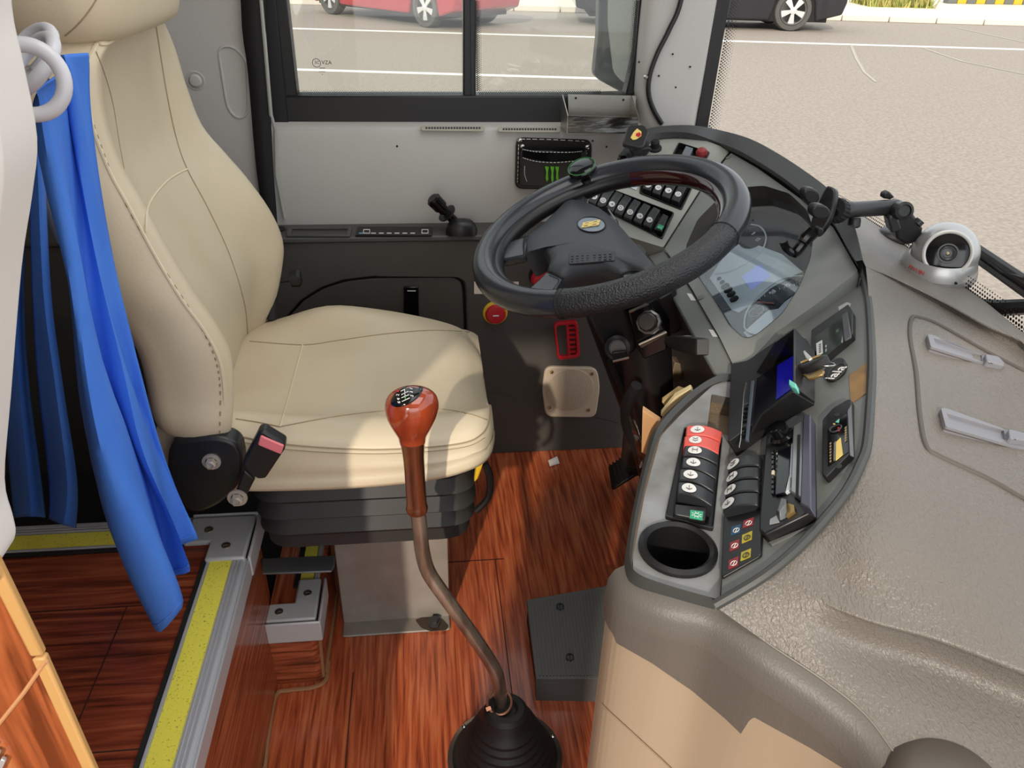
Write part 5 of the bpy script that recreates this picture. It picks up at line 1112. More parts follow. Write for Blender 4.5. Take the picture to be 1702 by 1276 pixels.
# key bunch
ky = thing('key_bunch', 'bunch of keys with dark fob lying against the monitor hood', 'keys', X(690, 520, .05))
mb = MB(); M = frame(X(690, 500, .05), PC.n, PC.at(1375, 590)-PC.at(1335, 605)); 
rows = []
for z, sx, sy in ((-.006, .012, .006), (-.004, .017, .009), (.004, .017, .009), (.006, .013, .006)): rows.append([M @ V((sx*math.cos(a), sy*math.sin(a), z)) for a in [2*PI*k/20 for k in range(20)]])
mb.grid(rows, True, True); obj('key_fob', mb, BLACK, ky, smooth=50)
mb = MB(); mb.tube([M @ V((-.012, .002, .0068)), M @ V((.01, .002, .0068))], .0012, 5); obj('fob_strip', mb, BRASS, ky)
mb = MB(); mb.prism([X(x, y, .055) for x, y in ((622, 430), (635, 418), (655, 440), (685, 470), (660, 485), (640, 470))], PC.n, 0, .003); obj('key', mb, mat('key_silver', (196, 196, 192), .35, .6), ky, bevel=.0008)
mb = MB(); mb.prism([X(x, y, .045) for x, y in ((615, 580), (640, 572), (670, 580), (735, 545), (765, 555), (750, 580), (690, 605), (655, 612), (640, 595))], PC.n, 0, .003); obj('key', mb, BRASS, ky, bevel=.0008)
mb = MB(); mb.arc(frame(X(770, 500, .045), PC.n+V((.5, 0, 0)), (1, 0, 0)), .009, .0009, 0, 2*PI, 20, 5); obj('split_ring', mb, CHROME, ky)
# ------------------------------------------------------------------ dash cover
CV = [  # rows from the windscreen to the aisle: (u, v, z)
 [(1370, 318, .845), (1460, 376, .80), (1540, 430, .785), (1601, 472, .785), (1702, 554, .785), (1900, 720, .78), (2200, 960, .77)],
 [(1412, 372, .838), (1475, 425, .805), (1545, 472, .79), (1600, 502, .787), (1702, 572, .785), (1900, 730, .78), (2200, 970, .77)],
 [(1436, 436, .826), (1490, 462, .800), (1562, 498, .79), (1632, 537, .787), (1702, 572, .785), (1900, 690, .78), (2200, 900, .77)],
 [(1440, 452, .822), (1492, 474, .793), (1563, 512, .780), (1633, 552, .776), (1702, 588, .773), (1900, 705, .77), (2200, 920, .77)],
 [(1448, 548, .802), (1505, 560, .786), (1560, 585, .776), (1632, 620, .771), (1702, 655, .768), (1900, 770, .765), (2200, 980, .765)],
 [(1450, 640, .80), (1512, 660, .785), (1562, 690, .775), (1632, 725, .769), (1702, 760, .765), (1900, 865, .76), (2200, 1050, .76)],
 [(1442, 738, .797), (1500, 770, .785), (1562, 805, .775), (1632, 840, .768), (1702, 870, .762), (1900, 960, .75), (2200, 1130, .75)],
 [(1412, 812, .79), (1470, 860, .778), (1545, 900, .768), (1620, 930, .76), (1702, 955, .752), (1900, 1030, .74), (2200, 1200, .74)],
 [(1380, 852, .78), (1435, 910, .766), (1510, 960, .755), (1600, 1005, .745), (1702, 1042, .738), (1900, 1100, .73), (2200, 1260, .73)],
 [(1332, 906, .757), (1392, 962, .742), (1452, 1012, .735), (1560, 1048, .732), (1702, 1104, .726), (1900, 1186, .718), (2200, 1316, .71)],
 [(1305, 928, .747), (1366, 992, .731), (1440, 1030, .729), (1558, 1065, .726), (1702, 1121, .7195), (1900, 1201, .71), (2200, 1331, .705)],
 [(1296, 935, .745), (1360, 999, .728), (1438, 1036, .7215), (1557, 1070, .716), (1702, 1127, .709), (1900, 1209, .70), (2200, 1341, .70)],
 [(1276, 951, .737), (1336, 1020, .716), (1420, 1068, .698), (1546, 1105, .69), (1702, 1168, .683), (1900, 1250, .68), (2200, 1375, .68)],
 [(1238, 978, .715), (1312, 1056, .699), (1405, 1122, .684), (1520, 1180, .675), (1660, 1250, .668), (1870, 1340, .665), (2200, 1460, .66)],
 [(1192, 1010, .695), (1280, 1072, .688), (1370, 1132, .678), (1440, 1190, .668), (1500, 1270, .655), (1620, 1420, .64), (1900, 1620, .63)]]
CP = [[at(u, v, z=z) for u, v, z in r] for r in CV]
for r, c in list(zip(CV, CP))[4:]: c[0] = PC.at(r[0][0], r[0][1], -.003)
cc = [cr(r, 6) for r in CP]
G2 = [cr([r[k] for r in cc], 5) for k in range(len(cc[0]))]
mb = MB(); mb.grid([list(r) for r in zip(*G2)]); DB = mb.bvh(); cov = obj('top_cover', mb, COVER, dash, smooth=75)
# hatch with recessed outline and two handles
hp0 = [(1515, 530), (1527, 528), (1560, 540), (1640, 585), (1702, 617), (1760, 648), (1760, 860), (1702, 830), (1640, 795), (1560, 758), (1538, 740), (1528, 690), (1522, 620), (1512, 560)]
q = [V((x, y, 0)) for x, y in hp0]; q = cr(q, 6, True)
P = onto(DB, [(p.x, p.y) for p in q], -.0005)
mb = MB(); mb.tube(P, .0030, 8, True); ht = obj('hatch_groove', mb, mat('groove_taupe', (86, 80, 74), .6), dash, smooth=70)
q2 = onto(DB, [(p.x+4, p.y+4) for p in q], 0)
def onc(u, v, off=0):
    r = ray(u, v).normalized(); h = DB.ray_cast(EYE, r); n = h[1] if h[1].dot(r) < 0 else -h[1]; return h[0]+n*off, n
zh = zm(1500, 520, .21933)
def handle(quad, slot, lt, split):
    pl = Pl(onc(*zh(slot[0])[0])[1], onc(*zh(((quad[0][0]+quad[2][0])/2, (quad[0][1]+quad[2][1])/2))[0])[0])
    mb = MB(); o = rnd(pl.pts(zh(*quad), .001), .003); i_ = rnd(pl.pts(zh(*slot), .001), .002); mb.holed(o, [i_], pl.n, -.006, .0048); a = obj('hatch_handle', mb, mat('handle_grey', (126, 126, 132), .35) if 'handle_grey' not in bpy.data.materials else bpy.data.materials['handle_grey'], dash, bevel=.0008)
    mb = MB(); mb.prism(i_, pl.n, -.006, .0016); obj('handle_recess', mb, bpy.data.materials['handle_grey'], a, smooth=0)
    mb = MB(); mb.prism(rnd(pl.pts(zh(*lt), .004), .004), pl.n, -.004, .0085); k = obj('handle_latch', mb, bpy.data.materials['handle_grey'], a, bevel=.0015)
    mb = MB(); c, d = zh(*split); p0, p1 = pl.at(*c, .0128), pl.at(*d, .0128); e = (p1-p0)*.5; f = pl.n.cross(e); mb.prism([p0-e*.4-f*.4, p0+e*.4-f*.4, p0+e*.4+f*.4, p0-e*.4+f*.4], pl.n, 0, .0003); obj('latch_symbol', mb, GLYPH, k, smooth=0)
    mb = MB(); mb.tube([p+pl.n*.0012 for p in o], .0008, 4, True); obj('handle_edge', mb, bpy.data.materials['groove_taupe'], a)
handle(((176, 183), (215, 188), (600, 345), (740, 395), (790, 400), (815, 503), (600, 402), (200, 278)), ((222, 212), (585, 342), (588, 392), (240, 268)), ((600, 348), (700, 368), (752, 420), (748, 442), (612, 402)), ((675, 383), (700, 383)))
handle(((275, 745), (310, 745), (760, 905), (1010, 1000), (1050, 1100), (900, 1055), (310, 885)), ((318, 785), (750, 915), (765, 990), (350, 865)), ((770, 920), (900, 955), (960, 1000), (930, 1015), (780, 995)), ((855, 960), (880, 965)))
# bumped dome near the aisle
dc, dn = onc(1550, 1275, 0)
Md = frame(dc+V((.006, -.014, -.046)), (.02, -.05, 1), (1, 0, 0))
mb = MB(); mb.lathe([(.050, -.03), (.050, .030), (.045, .046), (.032, .056), (.0, .060)], Md, 36); o = obj('cover_dome', mb, mat('dome_brown_grey', (92, 84, 76), .45), dash, smooth=80)
mb = MB(); mb.arc(frame(Md @ V((-.020, -.012, .053)), (-.15, -.2, 1), (1, 0, 0)), .007, .0012, 0, 2*PI, 20, 6); obj('dome_plug', mb, BAND, dash)
# side band wrapping the near corner, beige panel below
be = [(1040, 938, .69), (1056, 966, .692), (1110, 990, .694), (1192, 1010, .695), (1280, 1072, .688), (1370, 1132, .678), (1440, 1190, .668), (1500, 1270, .655), (1620, 1420, .64), (1900, 1620, .63)]
T0 = cr([at(u, v, z=z) for u, v, z in be], 6)
lowb = [(1018, 1052), (1024, 1068), (1085, 1103), (1150, 1148), (1205, 1194), (1238, 1226), (1246, 1196), (1254, 1192), (1290, 1212), (1345, 1242), (1400, 1276), (1500, 1345), (1700, 1500)]
def outward(i): 
    d = (T0[min(i+1, len(T0)-1)]-T0[max(i-1, 0)]); return V((d.y, -d.x, 0)).normalized()
rows = [[p.copy() for p in T0], [p+outward(i)*.010+V((0, 0, -.005)) for i, p in enumerate(T0)], [p+outward(i)*.016+V((0, 0, -.016)) for i, p in enumerate(T0)], [p+outward(i)*.018+V((0, 0, -.05)) for i, p in enumerate(T0)]]
skirt = [p+outward(i)*.018 for i, p in enumerate(T0)]
fullr = rows+[[V((p.x, p.y, z)) for p in skirt] for z in (.55, .3, 0)]
mbt = MB(); mbt.grid(fullr); SB = mbt.bvh()
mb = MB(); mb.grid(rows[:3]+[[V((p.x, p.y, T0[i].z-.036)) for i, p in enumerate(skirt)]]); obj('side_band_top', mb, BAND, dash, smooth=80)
lb_ = []
for u, v in [(p.x, p.y) for p in sum([[V((a[0]+(b[0]-a[0])*k/5, a[1]+(b[1]-a[1])*k/5, 0)) for k in range(5)] for a, b in zip(lowb, lowb[1:])], [])]:
    r = ray(u, v).normalized(); h = SB.ray_cast(EYE, r)
    if h[0] is not None: lb_.append(h[0])
# split the vertical skirt at the traced hem: hem height as a function of the run along the skirt
run = [0]
for p, q in zip(skirt, skirt[1:]): run.append(run[-1]+math.hypot(q.x-p.x, q.y-p.y))
def s_of(h):
    best = None
    for i in range(len(skirt)-1):
        a, b = skirt[i], skirt[i+1]; d = V((b.x-a.x, b.y-a.y)); t = max(0, min(1, V((h.x-a.x, h.y-a.y)).dot(d)/max(d.dot(d), 1e-12)))
        e = math.hypot(a.x+d.x*t-h.x, a.y+d.y*t-h.y)
        if best is None or e < best[0]: best = (e, run[i]+(run[i+1]-run[i])*t)
    return best[1]
hs = sorted((s_of(h), h.z) for h in lb_)
def lerp1(tab, x):
    if x <= tab[0][0]: return tab[0][1]
    for (a, za_), (b, zb_) in zip(tab, tab[1:]):
        if x <= b: return za_+(zb_-za_)*(x-a)/max(b-a, 1e-9)
    return tab[-1][1]
NB = 260; cols = []
for k in range(NB+1):
    x = run[-1]*k/NB; i = max(j for j in range(len(run)) if run[j] <= x+1e-12); i = min(i, len(skirt)-2); t = (x-run[i])/max(run[i+1]-run[i], 1e-9)
    p = skirt[i].lerp(skirt[i+1], t); zt = T0[i].z+(T0[i+1].z-T0[i].z)*t-.036; cols.append((p, min(lerp1(hs, x), zt-.002), zt, outward(i)))
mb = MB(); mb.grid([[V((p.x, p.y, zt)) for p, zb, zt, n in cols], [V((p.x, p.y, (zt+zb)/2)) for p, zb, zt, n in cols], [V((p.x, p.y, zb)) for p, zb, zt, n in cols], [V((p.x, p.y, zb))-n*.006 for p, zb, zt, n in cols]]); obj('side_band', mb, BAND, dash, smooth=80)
mb = MB(); mb.grid([[V((p.x, p.y, z if z is not None else zb+.02))-n*.004 for p, zb, zt, n in cols] for z in (None, .3, .15, 0)]); obj('beige_panel', mb, BEIGE, dash, smooth=60)
seam([(1000, 1172), (1060, 1226), (1120, 1282), (1180, 1346)], SB, dash, .0007, mat('soft_seam', (150, 128, 104), .6), 6, 'panel_seam', -.003)
mb = MB(); mb.tube([p+V((0, 0, .0006)) for p in T0[18:]], .0009, 5); obj('cover_seam', mb, mat('cover_seam', (128, 120, 110), .5), dash)
mbt.bm.free()
# papers wedged beside the console
for k, (px, m, lab, y) in enumerate(((((1068, 682), (1080, 690), (1098, 702), (1078, 758), (1066, 752)), CARD, 'folded brown cardboard flap wedged between console and column', .80), (((1098, 690), (1122, 660), (1148, 646), (1152, 652), (1108, 700)), BOOK, 'folded cream booklet edges wedged upright beside the wing shelf', .86), (((1100, 668), (1128, 648), (1140, 652), (1110, 684)), mat('tan_paper', (186, 160, 110), .8), 'tan paper fold standing behind the cream booklet', .92))):
    mb = MB(); mb.prism([at(*p, y=y) for p in px], (.3, 1, 0), 0, .012); o = obj(('cardboard_flap', 'booklet', 'paper_fold')[k], mb, m, bevel=.001); tag(o, lab, ('cardboard', 'booklet', 'paper')[k])
mb = MB(); mb.grid([[at(u, v, y=y) for u, v in L] for L, y in (([(1046, 690), (1052, 720), (1060, 755), (1064, 778)], .90), ([(1056, 700), (1064, 730), (1070, 760), (1076, 772)], .87), ([(1068, 740), (1074, 755), (1080, 768), (1078, 776)], .84))]); o = obj('plastic_wrap', mb, glass('clear_wrap', (.75, .7, .66), .25), solid=.001); tag(o, 'crumpled clear plastic wrap hanging below the cardboard flap', 'wrap')

# ------------------------------------------------------------------ steering wheel and column
WA, WB_ = .35144, .07555
WN = V((-math.sin(WA)*math.cos(WB_), -math.sin(WB_), math.cos(WA)*math.cos(WB_)))
WC = V((.2957, 1.2, .7972)); PW = Pl(WN, WC); WE = V((0, 1, 0)).cross(WN).normalized(); WM = frame(WC, WN, WE)
sw = thing('steering_wheel', 'large black leather steering wheel with four spokes and gold emblem', 'steering wheel', WC)
def ang(u, v):
    p = WM.inverted() @ PW.at(u, v); return math.atan2(p.y, p.x)
RW, rw = .2112, .0215
a_s, a_e = ang(932, 505), ang(1222, 392)             # perforated arc (clockwise side near the camera)
if a_s > a_e: a_e += 2*PI
mb = MB(); mb.arc(WM, RW, rw, a_e+.006, a_s+2*PI-.006, 72, 16); obj('rim', mb, RIML, sw, smooth=80)
mb = MB(); mb.arc(WM, RW, rw+.0008, a_s, a_e, 60, 18); pf = obj('perforated_grip', mb, PERF, sw, smooth=80)
for a in (a_s, a_s+.03, a_e): mb = MB(); mb.arc(WM @ Matrix.Rotation(a, 4, 'Z') @ Matrix.Translation((RW, 0, 0)) @ Matrix.Rotation(PI/2, 4, 'X'), rw+.0006, .0012, 0, 2*PI, 24, 5); obj('grip_seam', mb, BLACKM, sw)
ai, ao = ang(1062, 275), ang(1235, 330)
t0_, t1_ = ang(1058, 268), ang(1225, 350)
mb = MB(); mb.arc(WM, RW-.016, .0155, t1_-.1, t0_ if t0_ > t1_-.1 else t0_+2*PI, 50, 12, -.010); obj('wood_inlay', mb, RIMW, sw, smooth=80)
mb = MB(); mb.arc(WM, RW-.015, .0158, t0_ if t0_ > t1_ else t0_+2*PI, t1_-.1+2*PI, 90, 12, -.010); obj('inner_leather', mb, BLACK, sw, smooth=80)
HUB = [(943, 331), (968, 333), (999, 346), (1028, 371), (1050, 396), (1072, 421), (1092, 446), (1075, 455), (1053, 451), (1031, 458), (1005, 450), (975, 451), (946, 455), (925, 462), (909, 453), (913, 436), (905, 420), (897, 413), (872, 424), (872, 394), (897, 376), (925, 348)]
hb = cr([V((u, v, 0)) for u, v in HUB], 3, True); hb = [(p.x, p.y) for p in hb]
mb = MB(); hp2 = PW.pts(hb, -.012); cH = sum(hp2, V())/len(hp2)
mb.grid([[p+(cH-p)*.06-WN*.045 for p in hp2], [p-WN*.012 for p in hp2], [p+(cH-p)*.02 for p in hp2], [p+(cH-p)*.10+WN*.006 for p in hp2], [p+(cH-p)*.4+WN*.010 for p in hp2], [p+(cH-p)*.98+WN*.011 for p in hp2]], True, True); HBV = mb.bvh(); hub = obj('hub_pad', mb, PADM, sw, smooth=60)
def spoke(px, h0=-.022, h1=-.008, m=RIML):
    mb = MB(); mb.prism(PW.pts(px, h1), WN, -.016, 0); return obj('spoke', mb, m, sw, bevel=.004, seg=3)
spoke([(880, 391), (872, 424), (842, 430), (818, 432), (814, 418), (835, 406), (858, 397)])
spoke([(908, 450), (934, 462), (920, 484), (893, 494), (868, 488), (884, 474), (898, 461)])
spoke([(1034, 455), (1080, 450), (1108, 470), (1075, 492), (1030, 482)])
spoke([(943, 331), (968, 334), (985, 302), (975, 285), (945, 308)], -.03, -.014)
for px in ([(873, 390), (870, 408), (872, 427)], [(911, 450), (923, 455), (936, 463)], [(1030, 457), (1050, 450), (1074, 452)]):
    mb = MB(); mb.tube(cr(PW.pts(px, -.004), 5), .0016, 6); obj('spoke_seam', mb, BLACKM, sw)
def onh(px, off=.0006):
    return onto(HBV, px, off)
eb = [(983+23.5*math.cos(a)*math.cos(.06)-12.5*math.sin(a)*math.sin(.06), 373.5+23.5*math.cos(a)*math.sin(.06)+12.5*math.sin(a)) for a in [2*PI*k/36 for k in range(36)]]
P = onh(eb, .0015); hN = HBV.ray_cast(EYE, ray(983, 373).normalized())[1]; hN = hN if hN.z > 0 else -hN
if len(P) > 20:
    mb = MB(); mb.prism(P, hN, -.002, .0005); em = obj('emblem', mb, BADGE, hub, smooth=0)
    mb = MB(); mb.tube([p+hN*.0006 for p in P], .0012, 6, True); obj('emblem_ring', mb, BLACK, em)
    c0 = HBV.ray_cast(EYE, ray(983, 374).normalized())[0]+hN*.0022
    dx = (PW.at(1006, 370)-PW.at(960, 378)).normalized()
    Me = frame(c0, hN, dx)
    for s_, x0 in ((1, -.0085), (1, .0065)):
        b = MB()
        for y in (-.0046, .0046):
            o = rnd([Me @ V((x0-.007, y-.0042, 0)), Me @ V((x0+.0085, y-.0042, 0)), Me @ V((x0+.0085, y+.0042, 0)), Me @ V((x0-.007, y+.0042, 0))], .002)
            i_ = rnd([Me @ V((x0-.0035, y-.0016, 0)), Me @ V((x0+.004, y-.0016, 0)), Me @ V((x0+.004, y+.0016, 0)), Me @ V((x0-.0035, y+.0016, 0))], .001)
            b.holed(o, [i_], hN, 0, .0008)
        obj('emblem_letter', b, GOLD, em, smooth=0)
# horn key strip and small button strip
for px, nx in (([(946, 422), (1022, 416), (1022, 434), (946, 440)], 8),):
    P = onh(px, .0012)
    if len(P) == 4:
        mb = MB(); mb.prism(rnd(P, .004), hN, -.002, .0014); ks = obj('key_strip', mb, SWITCH, hub, bevel=.0008)
        for i in range(nx):
            for j in range(3):
                u, v = 951+i*8.6+(3 if i > 3 else 0), 425.5-i*.55+j*4.2; Q = onh([(u, v)], .003)
                if Q: b = MB(); b.lathe([(.0022, 0), (.0018, .0012)], frame(Q[0], hN, (1, 0, 0)), 8); obj('key_dimple', b, PADM, ks, smooth=0)
P = onh([(902, 373), (950, 343), (953, 347), (912, 373)], .001)
if len(P) == 4: mb = MB(); mb.prism(P, hN, -.001, .001); obj('side_keys', mb, BLACK, hub, bevel=.0005)
# spinner knob clamped on the rim
kc_ = PW.at(968, 281, .030)
sk = thing('spinner_knob', 'black round spinner knob with green ring clamped on the wheel rim', 'knob', PW.at(975, 315))
kn2 = (WN+V((-.15, -.25, .2))).normalized(); Mk2 = frame(kc_, kn2, (1, 0, 0))
mb = MB(); mb.lathe([(.010, -.028), (.017, -.010), (.0265, -.003), (.0275, .002), (.0255, .006), (.018, .009), (.0, .0105)], Mk2, 30); obj('knob_head', mb, BLACKG, sk, smooth=50)
mb = MB(); mb.arc(Mk2, .0255, .0009, 0, 2*PI, 32, 5, .0062); obj('green_ring', mb, mat('ring_green', (60, 130, 74), .4), sk)
mb = MB(); b0_ = PW.at(980, 325, -.026); mb.tube([Mk2 @ V((0, 0, -.02)), (Mk2 @ V((0, 0, -.02))).lerp(b0_, .5), b0_], [.014, .016, .013], 12); obj('clamp', mb, BLACK, sk)
# column
col = thing('steering_column', 'black steering column shroud with stalks and ignition lock below the wheel', 'steering column', V((.38, 1.2, 0)))
top_ = WC-WN*.06; bot_ = V((.52, 1.19, .08))
mb = MB(); mb.tube([top_, top_-WN*.10, top_.lerp(bot_, .45), bot_], [.055, .075, .05, .045], 20); obj('column_tube', mb, BLACK, col, smooth=60)
def cpx(px, x=None, y=1.1): return [at(*p, y=y) for p in px]
mb = MB(); o = cpx([(972, 520), (1035, 505), (1062, 545), (1058, 585), (1030, 600), (1010, 590), (990, 560)], y=1.12); mb.prism(o, (.3, 1, .1), 0, .12, .012); obj('lower_shroud', mb, BLACK, col, bevel=.008, seg=3)
mb = MB(); o = cpx([(1090, 495), (1120, 478), (1138, 520), (1134, 550), (1118, 560), (1100, 545)], y=1.16); mb.prism(o, (.3, 1, .1), 0, .10, .01); obj('stalk_housing', mb, BLACK, col, bevel=.008, seg=3)
mb = MB(); o = cpx([(1044, 518), (1078, 502), (1112, 556), (1108, 582), (1070, 598), (1058, 580)], y=1.10); mb.prism(o, (.3, 1, .1), 0, .05); obj('switch_block', mb, BLACKG, col, bevel=.003)
for a, b_ in (((1046, 518), (1078, 504)), ((1062, 573), (1108, 552))):
    mb = MB(); mb.tube(cpx([a, b_], y=1.095), .0025, 6); obj('bright_edge', mb, STEEL, col)
mb = MB(); mb.prism(cpx([(1062, 573), (1107, 550), (1110, 556), (1066, 580)], y=1.097), (0, 1, 0), 0, .012); obj('block_lip', mb, mat('dull_alloy', (112, 106, 100), .3, .7), col, bevel=.002)
M = frame(at(1080, 536, y=1.098), ray(1080, 536)*-1+V((-.25, 0, .1)), (1, 0, 0))
mb = MB(); mb.lathe([(.020, 0), (.020, .012), (.0165, .014), (.0165, .004)], M, 10, False); obj('knurled_ring', mb, mat('clear_grey', (110, 108, 106), .25, .3), col)
mb = MB(); mb.lathe([(.0145, 0), (.0145, .022), (.013, .025), (.0, .025)], M, 24); obj('lock_barrel', mb, bpy.data.materials['dull_alloy'], col)
M = frame(at(1026, 578, y=1.10), ray(1026, 578)*-1, (1, 0, 0))
mb = MB(); mb.lathe([(.021, -.01), (.021, .004), (.015, .006), (.014, .003), (.0, .003)], M, 28); obj('ignition_collar', mb, BLACK, col)
mb = MB(); mb.lathe([(.0115, .003), (.0115, .007), (.0, .0075)], M, 24); ig = obj('ignition_face', mb, mat('ignition_grey', (92, 88, 84), .5, .3), col)
mb = MB(); mb.prism(cpx([(1018, 586), (1040, 583), (1045, 593), (1020, 600)], y=1.075), (0, 1, 0), 0, .006); obj('ignition_key', mb, BLACK, col, bevel=.002)
mb = MB(); mb.tube(cpx([(1019, 600.5), (1045, 594)], y=1.073), .0022, 6); obj('key_edge', mb, CHROME, col)
# stalk right
A_ = at(1108, 566, y=1.06); E_ = at(1168, 577, y=.90); d = (E_-A_).normalized()
mb = MB(); up_ = V((0, 0, 1)); sd = d.cross(up_).normalized(); u_ = sd.cross(d)
def sect(p, a, b): return [p+sd*a+u_*b, p-sd*a+u_*b, p-sd*a-u_*b, p+sd*a-u_*b]
mb.grid([sect(A_, .004, .006), sect(A_.lerp(E_, .25), .007, .010), sect(A_.lerp(E_, .9), .010, .012), sect(E_, .0095, .0115)], True, True); o = obj('wiper_stalk', mb, BLACK, col, bevel=.0025)
mb = MB(); q_ = sect(E_, .0082, .0102); mb.prism(q_, d, 0, .0012); obj('stalk_cap', mb, mat('stalk_cap_grey', (74, 72, 70), .35), o, bevel=.001)
mb = MB(); p = A_.lerp(E_, .62)+u_*.0125; mb.prism([p-d*.008+sd*.006, p+d*.008+sd*.006, p+d*.008-sd*.004, p-d*.008-sd*.004], u_, 0, .0004); obj('stalk_print', mb, mat('stalk_print_grey', (120, 122, 124), .4), o, smooth=0)
# left stalk tip behind the hub
mb = MB(); A_ = PW.at(1030, 385, -.045); mb.prism([PW.at(u, v, -.03) for u, v in ((994, 345), (1007, 340), (1027, 366), (1028, 371), (1018, 372))], WN, -.012, 0); o = obj('left_stalk', mb, BLACKG, col, bevel=.002)
mb = MB(); mb.prism([PW.at(u, v, -.0295) for u, v in ((1010, 348), (1012, 347), (1024, 364), (1022, 366))], WN, 0, .0004); obj('stalk_print', mb, bpy.data.materials['stalk_print_grey'], o, smooth=0)
# shaft, joint bracket and boot under the column
mb = MB(); mb.tube([at(1050, 590, y=1.2), at(1062, 640, y=1.25), at(1052, 760, y=1.3)], [.020, .022, .026], 14); obj('column_shaft', mb, mat('dusty_black', (52, 46, 42), .6), col, smooth=60)
mb = MB(); mb.tube([at(1014, 600, y=1.14), at(1030, 640, y=1.16), at(1045, 690, y=1.2)], .006, 8); obj('wire_loom', mb, BLACKM, col)
mb = MB(); mb.tube(cr([at(1058, 640, y=1.0), at(1040, 680, y=1.02), at(1046, 720, y=1.06), at(1068, 760, y=1.1)], 5), .009, 10); obj('corrugated_boot', mb, BLACKM, col, smooth=60)
mb = MB(); mb.prism([at(*p, y=1.3) for p in ((1122, 602), (1136, 606), (1150, 625), (1112, 640))], (0, 1, 0), 0, .03); mb.prism([at(*p, y=1.28) for p in ((1136, 582), (1150, 586), (1152, 608), (1140, 604))], (0, 1, 0), 0, .02); obj('joint_bracket', mb, mat('dusty_bracket', (128, 112, 92), .6, .3), col, bevel=.002)

# ------------------------------------------------------------------ things standing on the dash
# dome camera
cpos, cn = onc(1553, 452)
cpos = at(1556, 455, z=.785)
dc_ = thing('dome_camera', 'silver dome security camera with black lens standing on the dash', 'camera', cpos)
ax_ = V((-.10, -.10, 1)).normalized(); Mq = frame(cpos, ax_, (1, 0, 0)); S_ = .051
mb = MB(); mb.lathe([(S_*1.05, 0), (S_*1.07, .004), (S_*1.05, .012)], Mq, 48); obj('base_ring', mb, mat('base_grey', (150, 150, 150), .35, .4), dc_, smooth=40)
mb = MB(); mb.lathe([(S_*1.04, .010), (S_*1.02, .018), (S_*.95, .030), (S_*.90, .034), (S_*.88, .030)], Mq, 48); obj('trim_collar', mb, SILVER, dc_, smooth=50)
bc = Mq @ V((.004, 0, .034)); vd = (EYE-bc).normalized(); ld = (vd+V((.12, .0, .0))).normalized()
mb = MB(); rows = []; nR = S_*.90
Mz = frame(bc, ld, (0, 0, 1))
prof = [(nR*math.sin(t), nR*math.cos(t)) for t in [PI*(.235+.765*k/18) for k in range(19)]]
prof = [(r, h) for r, h in prof]
mb.lathe([(max(r, 1e-4), h) for r, h in prof], Mz, 48, False); obj('eyeball', mb, SILVER, dc_, smooth=60)
hF = nR*math.cos(PI*.235); rF = nR*math.sin(PI*.235)
mb = MB(); mb.arc(Mz, rF, .0028, 0, 2*PI, 48, 8, hF); obj('lens_rim', mb, mat('rim_white', (206, 204, 198), .35, .2), dc_)
mb = MB(); mb.lathe([(rF*.97, hF-.002), (rF*.6, hF+.001), (.0, hF+.0015)], Mz, 48); ln = obj('lens_window', mb, LENS, dc_, smooth=60)
mb = MB(); mb.arc(Mz, rF*.42, .0014, 0, 2*PI, 36, 6, hF+.002); obj('lens_ring', mb, mat('lens_ring_grey', (84, 86, 86), .35), ln)
mb = MB(); mb.lathe([(rF*.36, hF+.0016), (rF*.3, hF+.003), (rF*.18, hF+.0015), (0, hF+.0018)], Mz, 28); obj('lens_barrel', mb, mat('lens_inner', (58, 60, 60), .2), ln)
mb = MB(); mb.lathe([(.0022, hF+.0022), (.001, hF+.0032)], Mz, 10); obj('lens_glint', mb, mat('lens_gold', (190, 176, 130), .2), ln)
for a, h, s in ((-2.35, .006, .0032), (-1.65, .014, .0018), (-1.2, .004, .0025)):
    p = Mq @ V((S_*1.065*math.cos(a), S_*1.065*math.sin(a), h)); n = (Mq.to_3x3() @ V((math.cos(a), math.sin(a), 0)))
    mb = MB(); mb.lathe([(s, -.002), (s, .0006)], frame(p, n, (0, 0, 1)), 10); obj('base_hole', mb, BLACKM, dc_)
for k, ch in enumerate('PTVISN'):
    a = -2.98+k*.085; p = Mq @ V((S_*1.012*math.cos(a), S_*1.012*math.sin(a), .022)); n = Mq.to_3x3() @ V((math.cos(a), math.sin(a), .25)); t = Mq.to_3x3() @ V((-math.sin(a), math.cos(a), 0))
    text('collar_letter', ch, .0085, frame(p+n.normalized()*.0009, n, t), mat('letter_red', (190, 60, 54), .4) if 'letter_red' not in bpy.data.materials else bpy.data.materials['letter_red'], dc_, .0003)
# phone holder on an arm with suction foot
ph = thing('phone_holder', 'black phone holder on a telescopic arm with suction foot on the dash', 'phone holder', at(1490, 395, z=.79))
def mp(u, v, y): return at(u, v, y=y)
mb = MB(); M = frame(at(1487, 395, z=.792), (0, 0, 1), (1, 0, 0)); mb.lathe([(.031, 0), (.030, .005), (.024, .012), (.016, .014), (.0, .014)], M, 32); obj('suction_foot', mb, BLACK, ph, smooth=40)
mb = MB(); o = [mp(u, v, 1.04) for u, v in ((1478, 352), (1492, 335), (1506, 340), (1529, 375), (1526, 396), (1500, 402), (1486, 392))]; mb.prism(o, (.15, 1, .05), -.012, .02); obj('foot_bracket', mb, BLACK, ph, bevel=.004, seg=3)
mb = MB(); o = [mp(u, v, 1.03) for u, v in ((1472, 358), (1486, 350), (1496, 378), (1478, 384))]; mb.prism(o, (.15, 1, .05), -.01, .015); obj('bracket_block', mb, SWITCH, ph, bevel=.003)
mb = MB(); mb.tube([mp(1524, 372, 1.03), mp(1530, 366, 1.03)], .007, 12); obj('lock_lever', mb, SWITCH, ph)
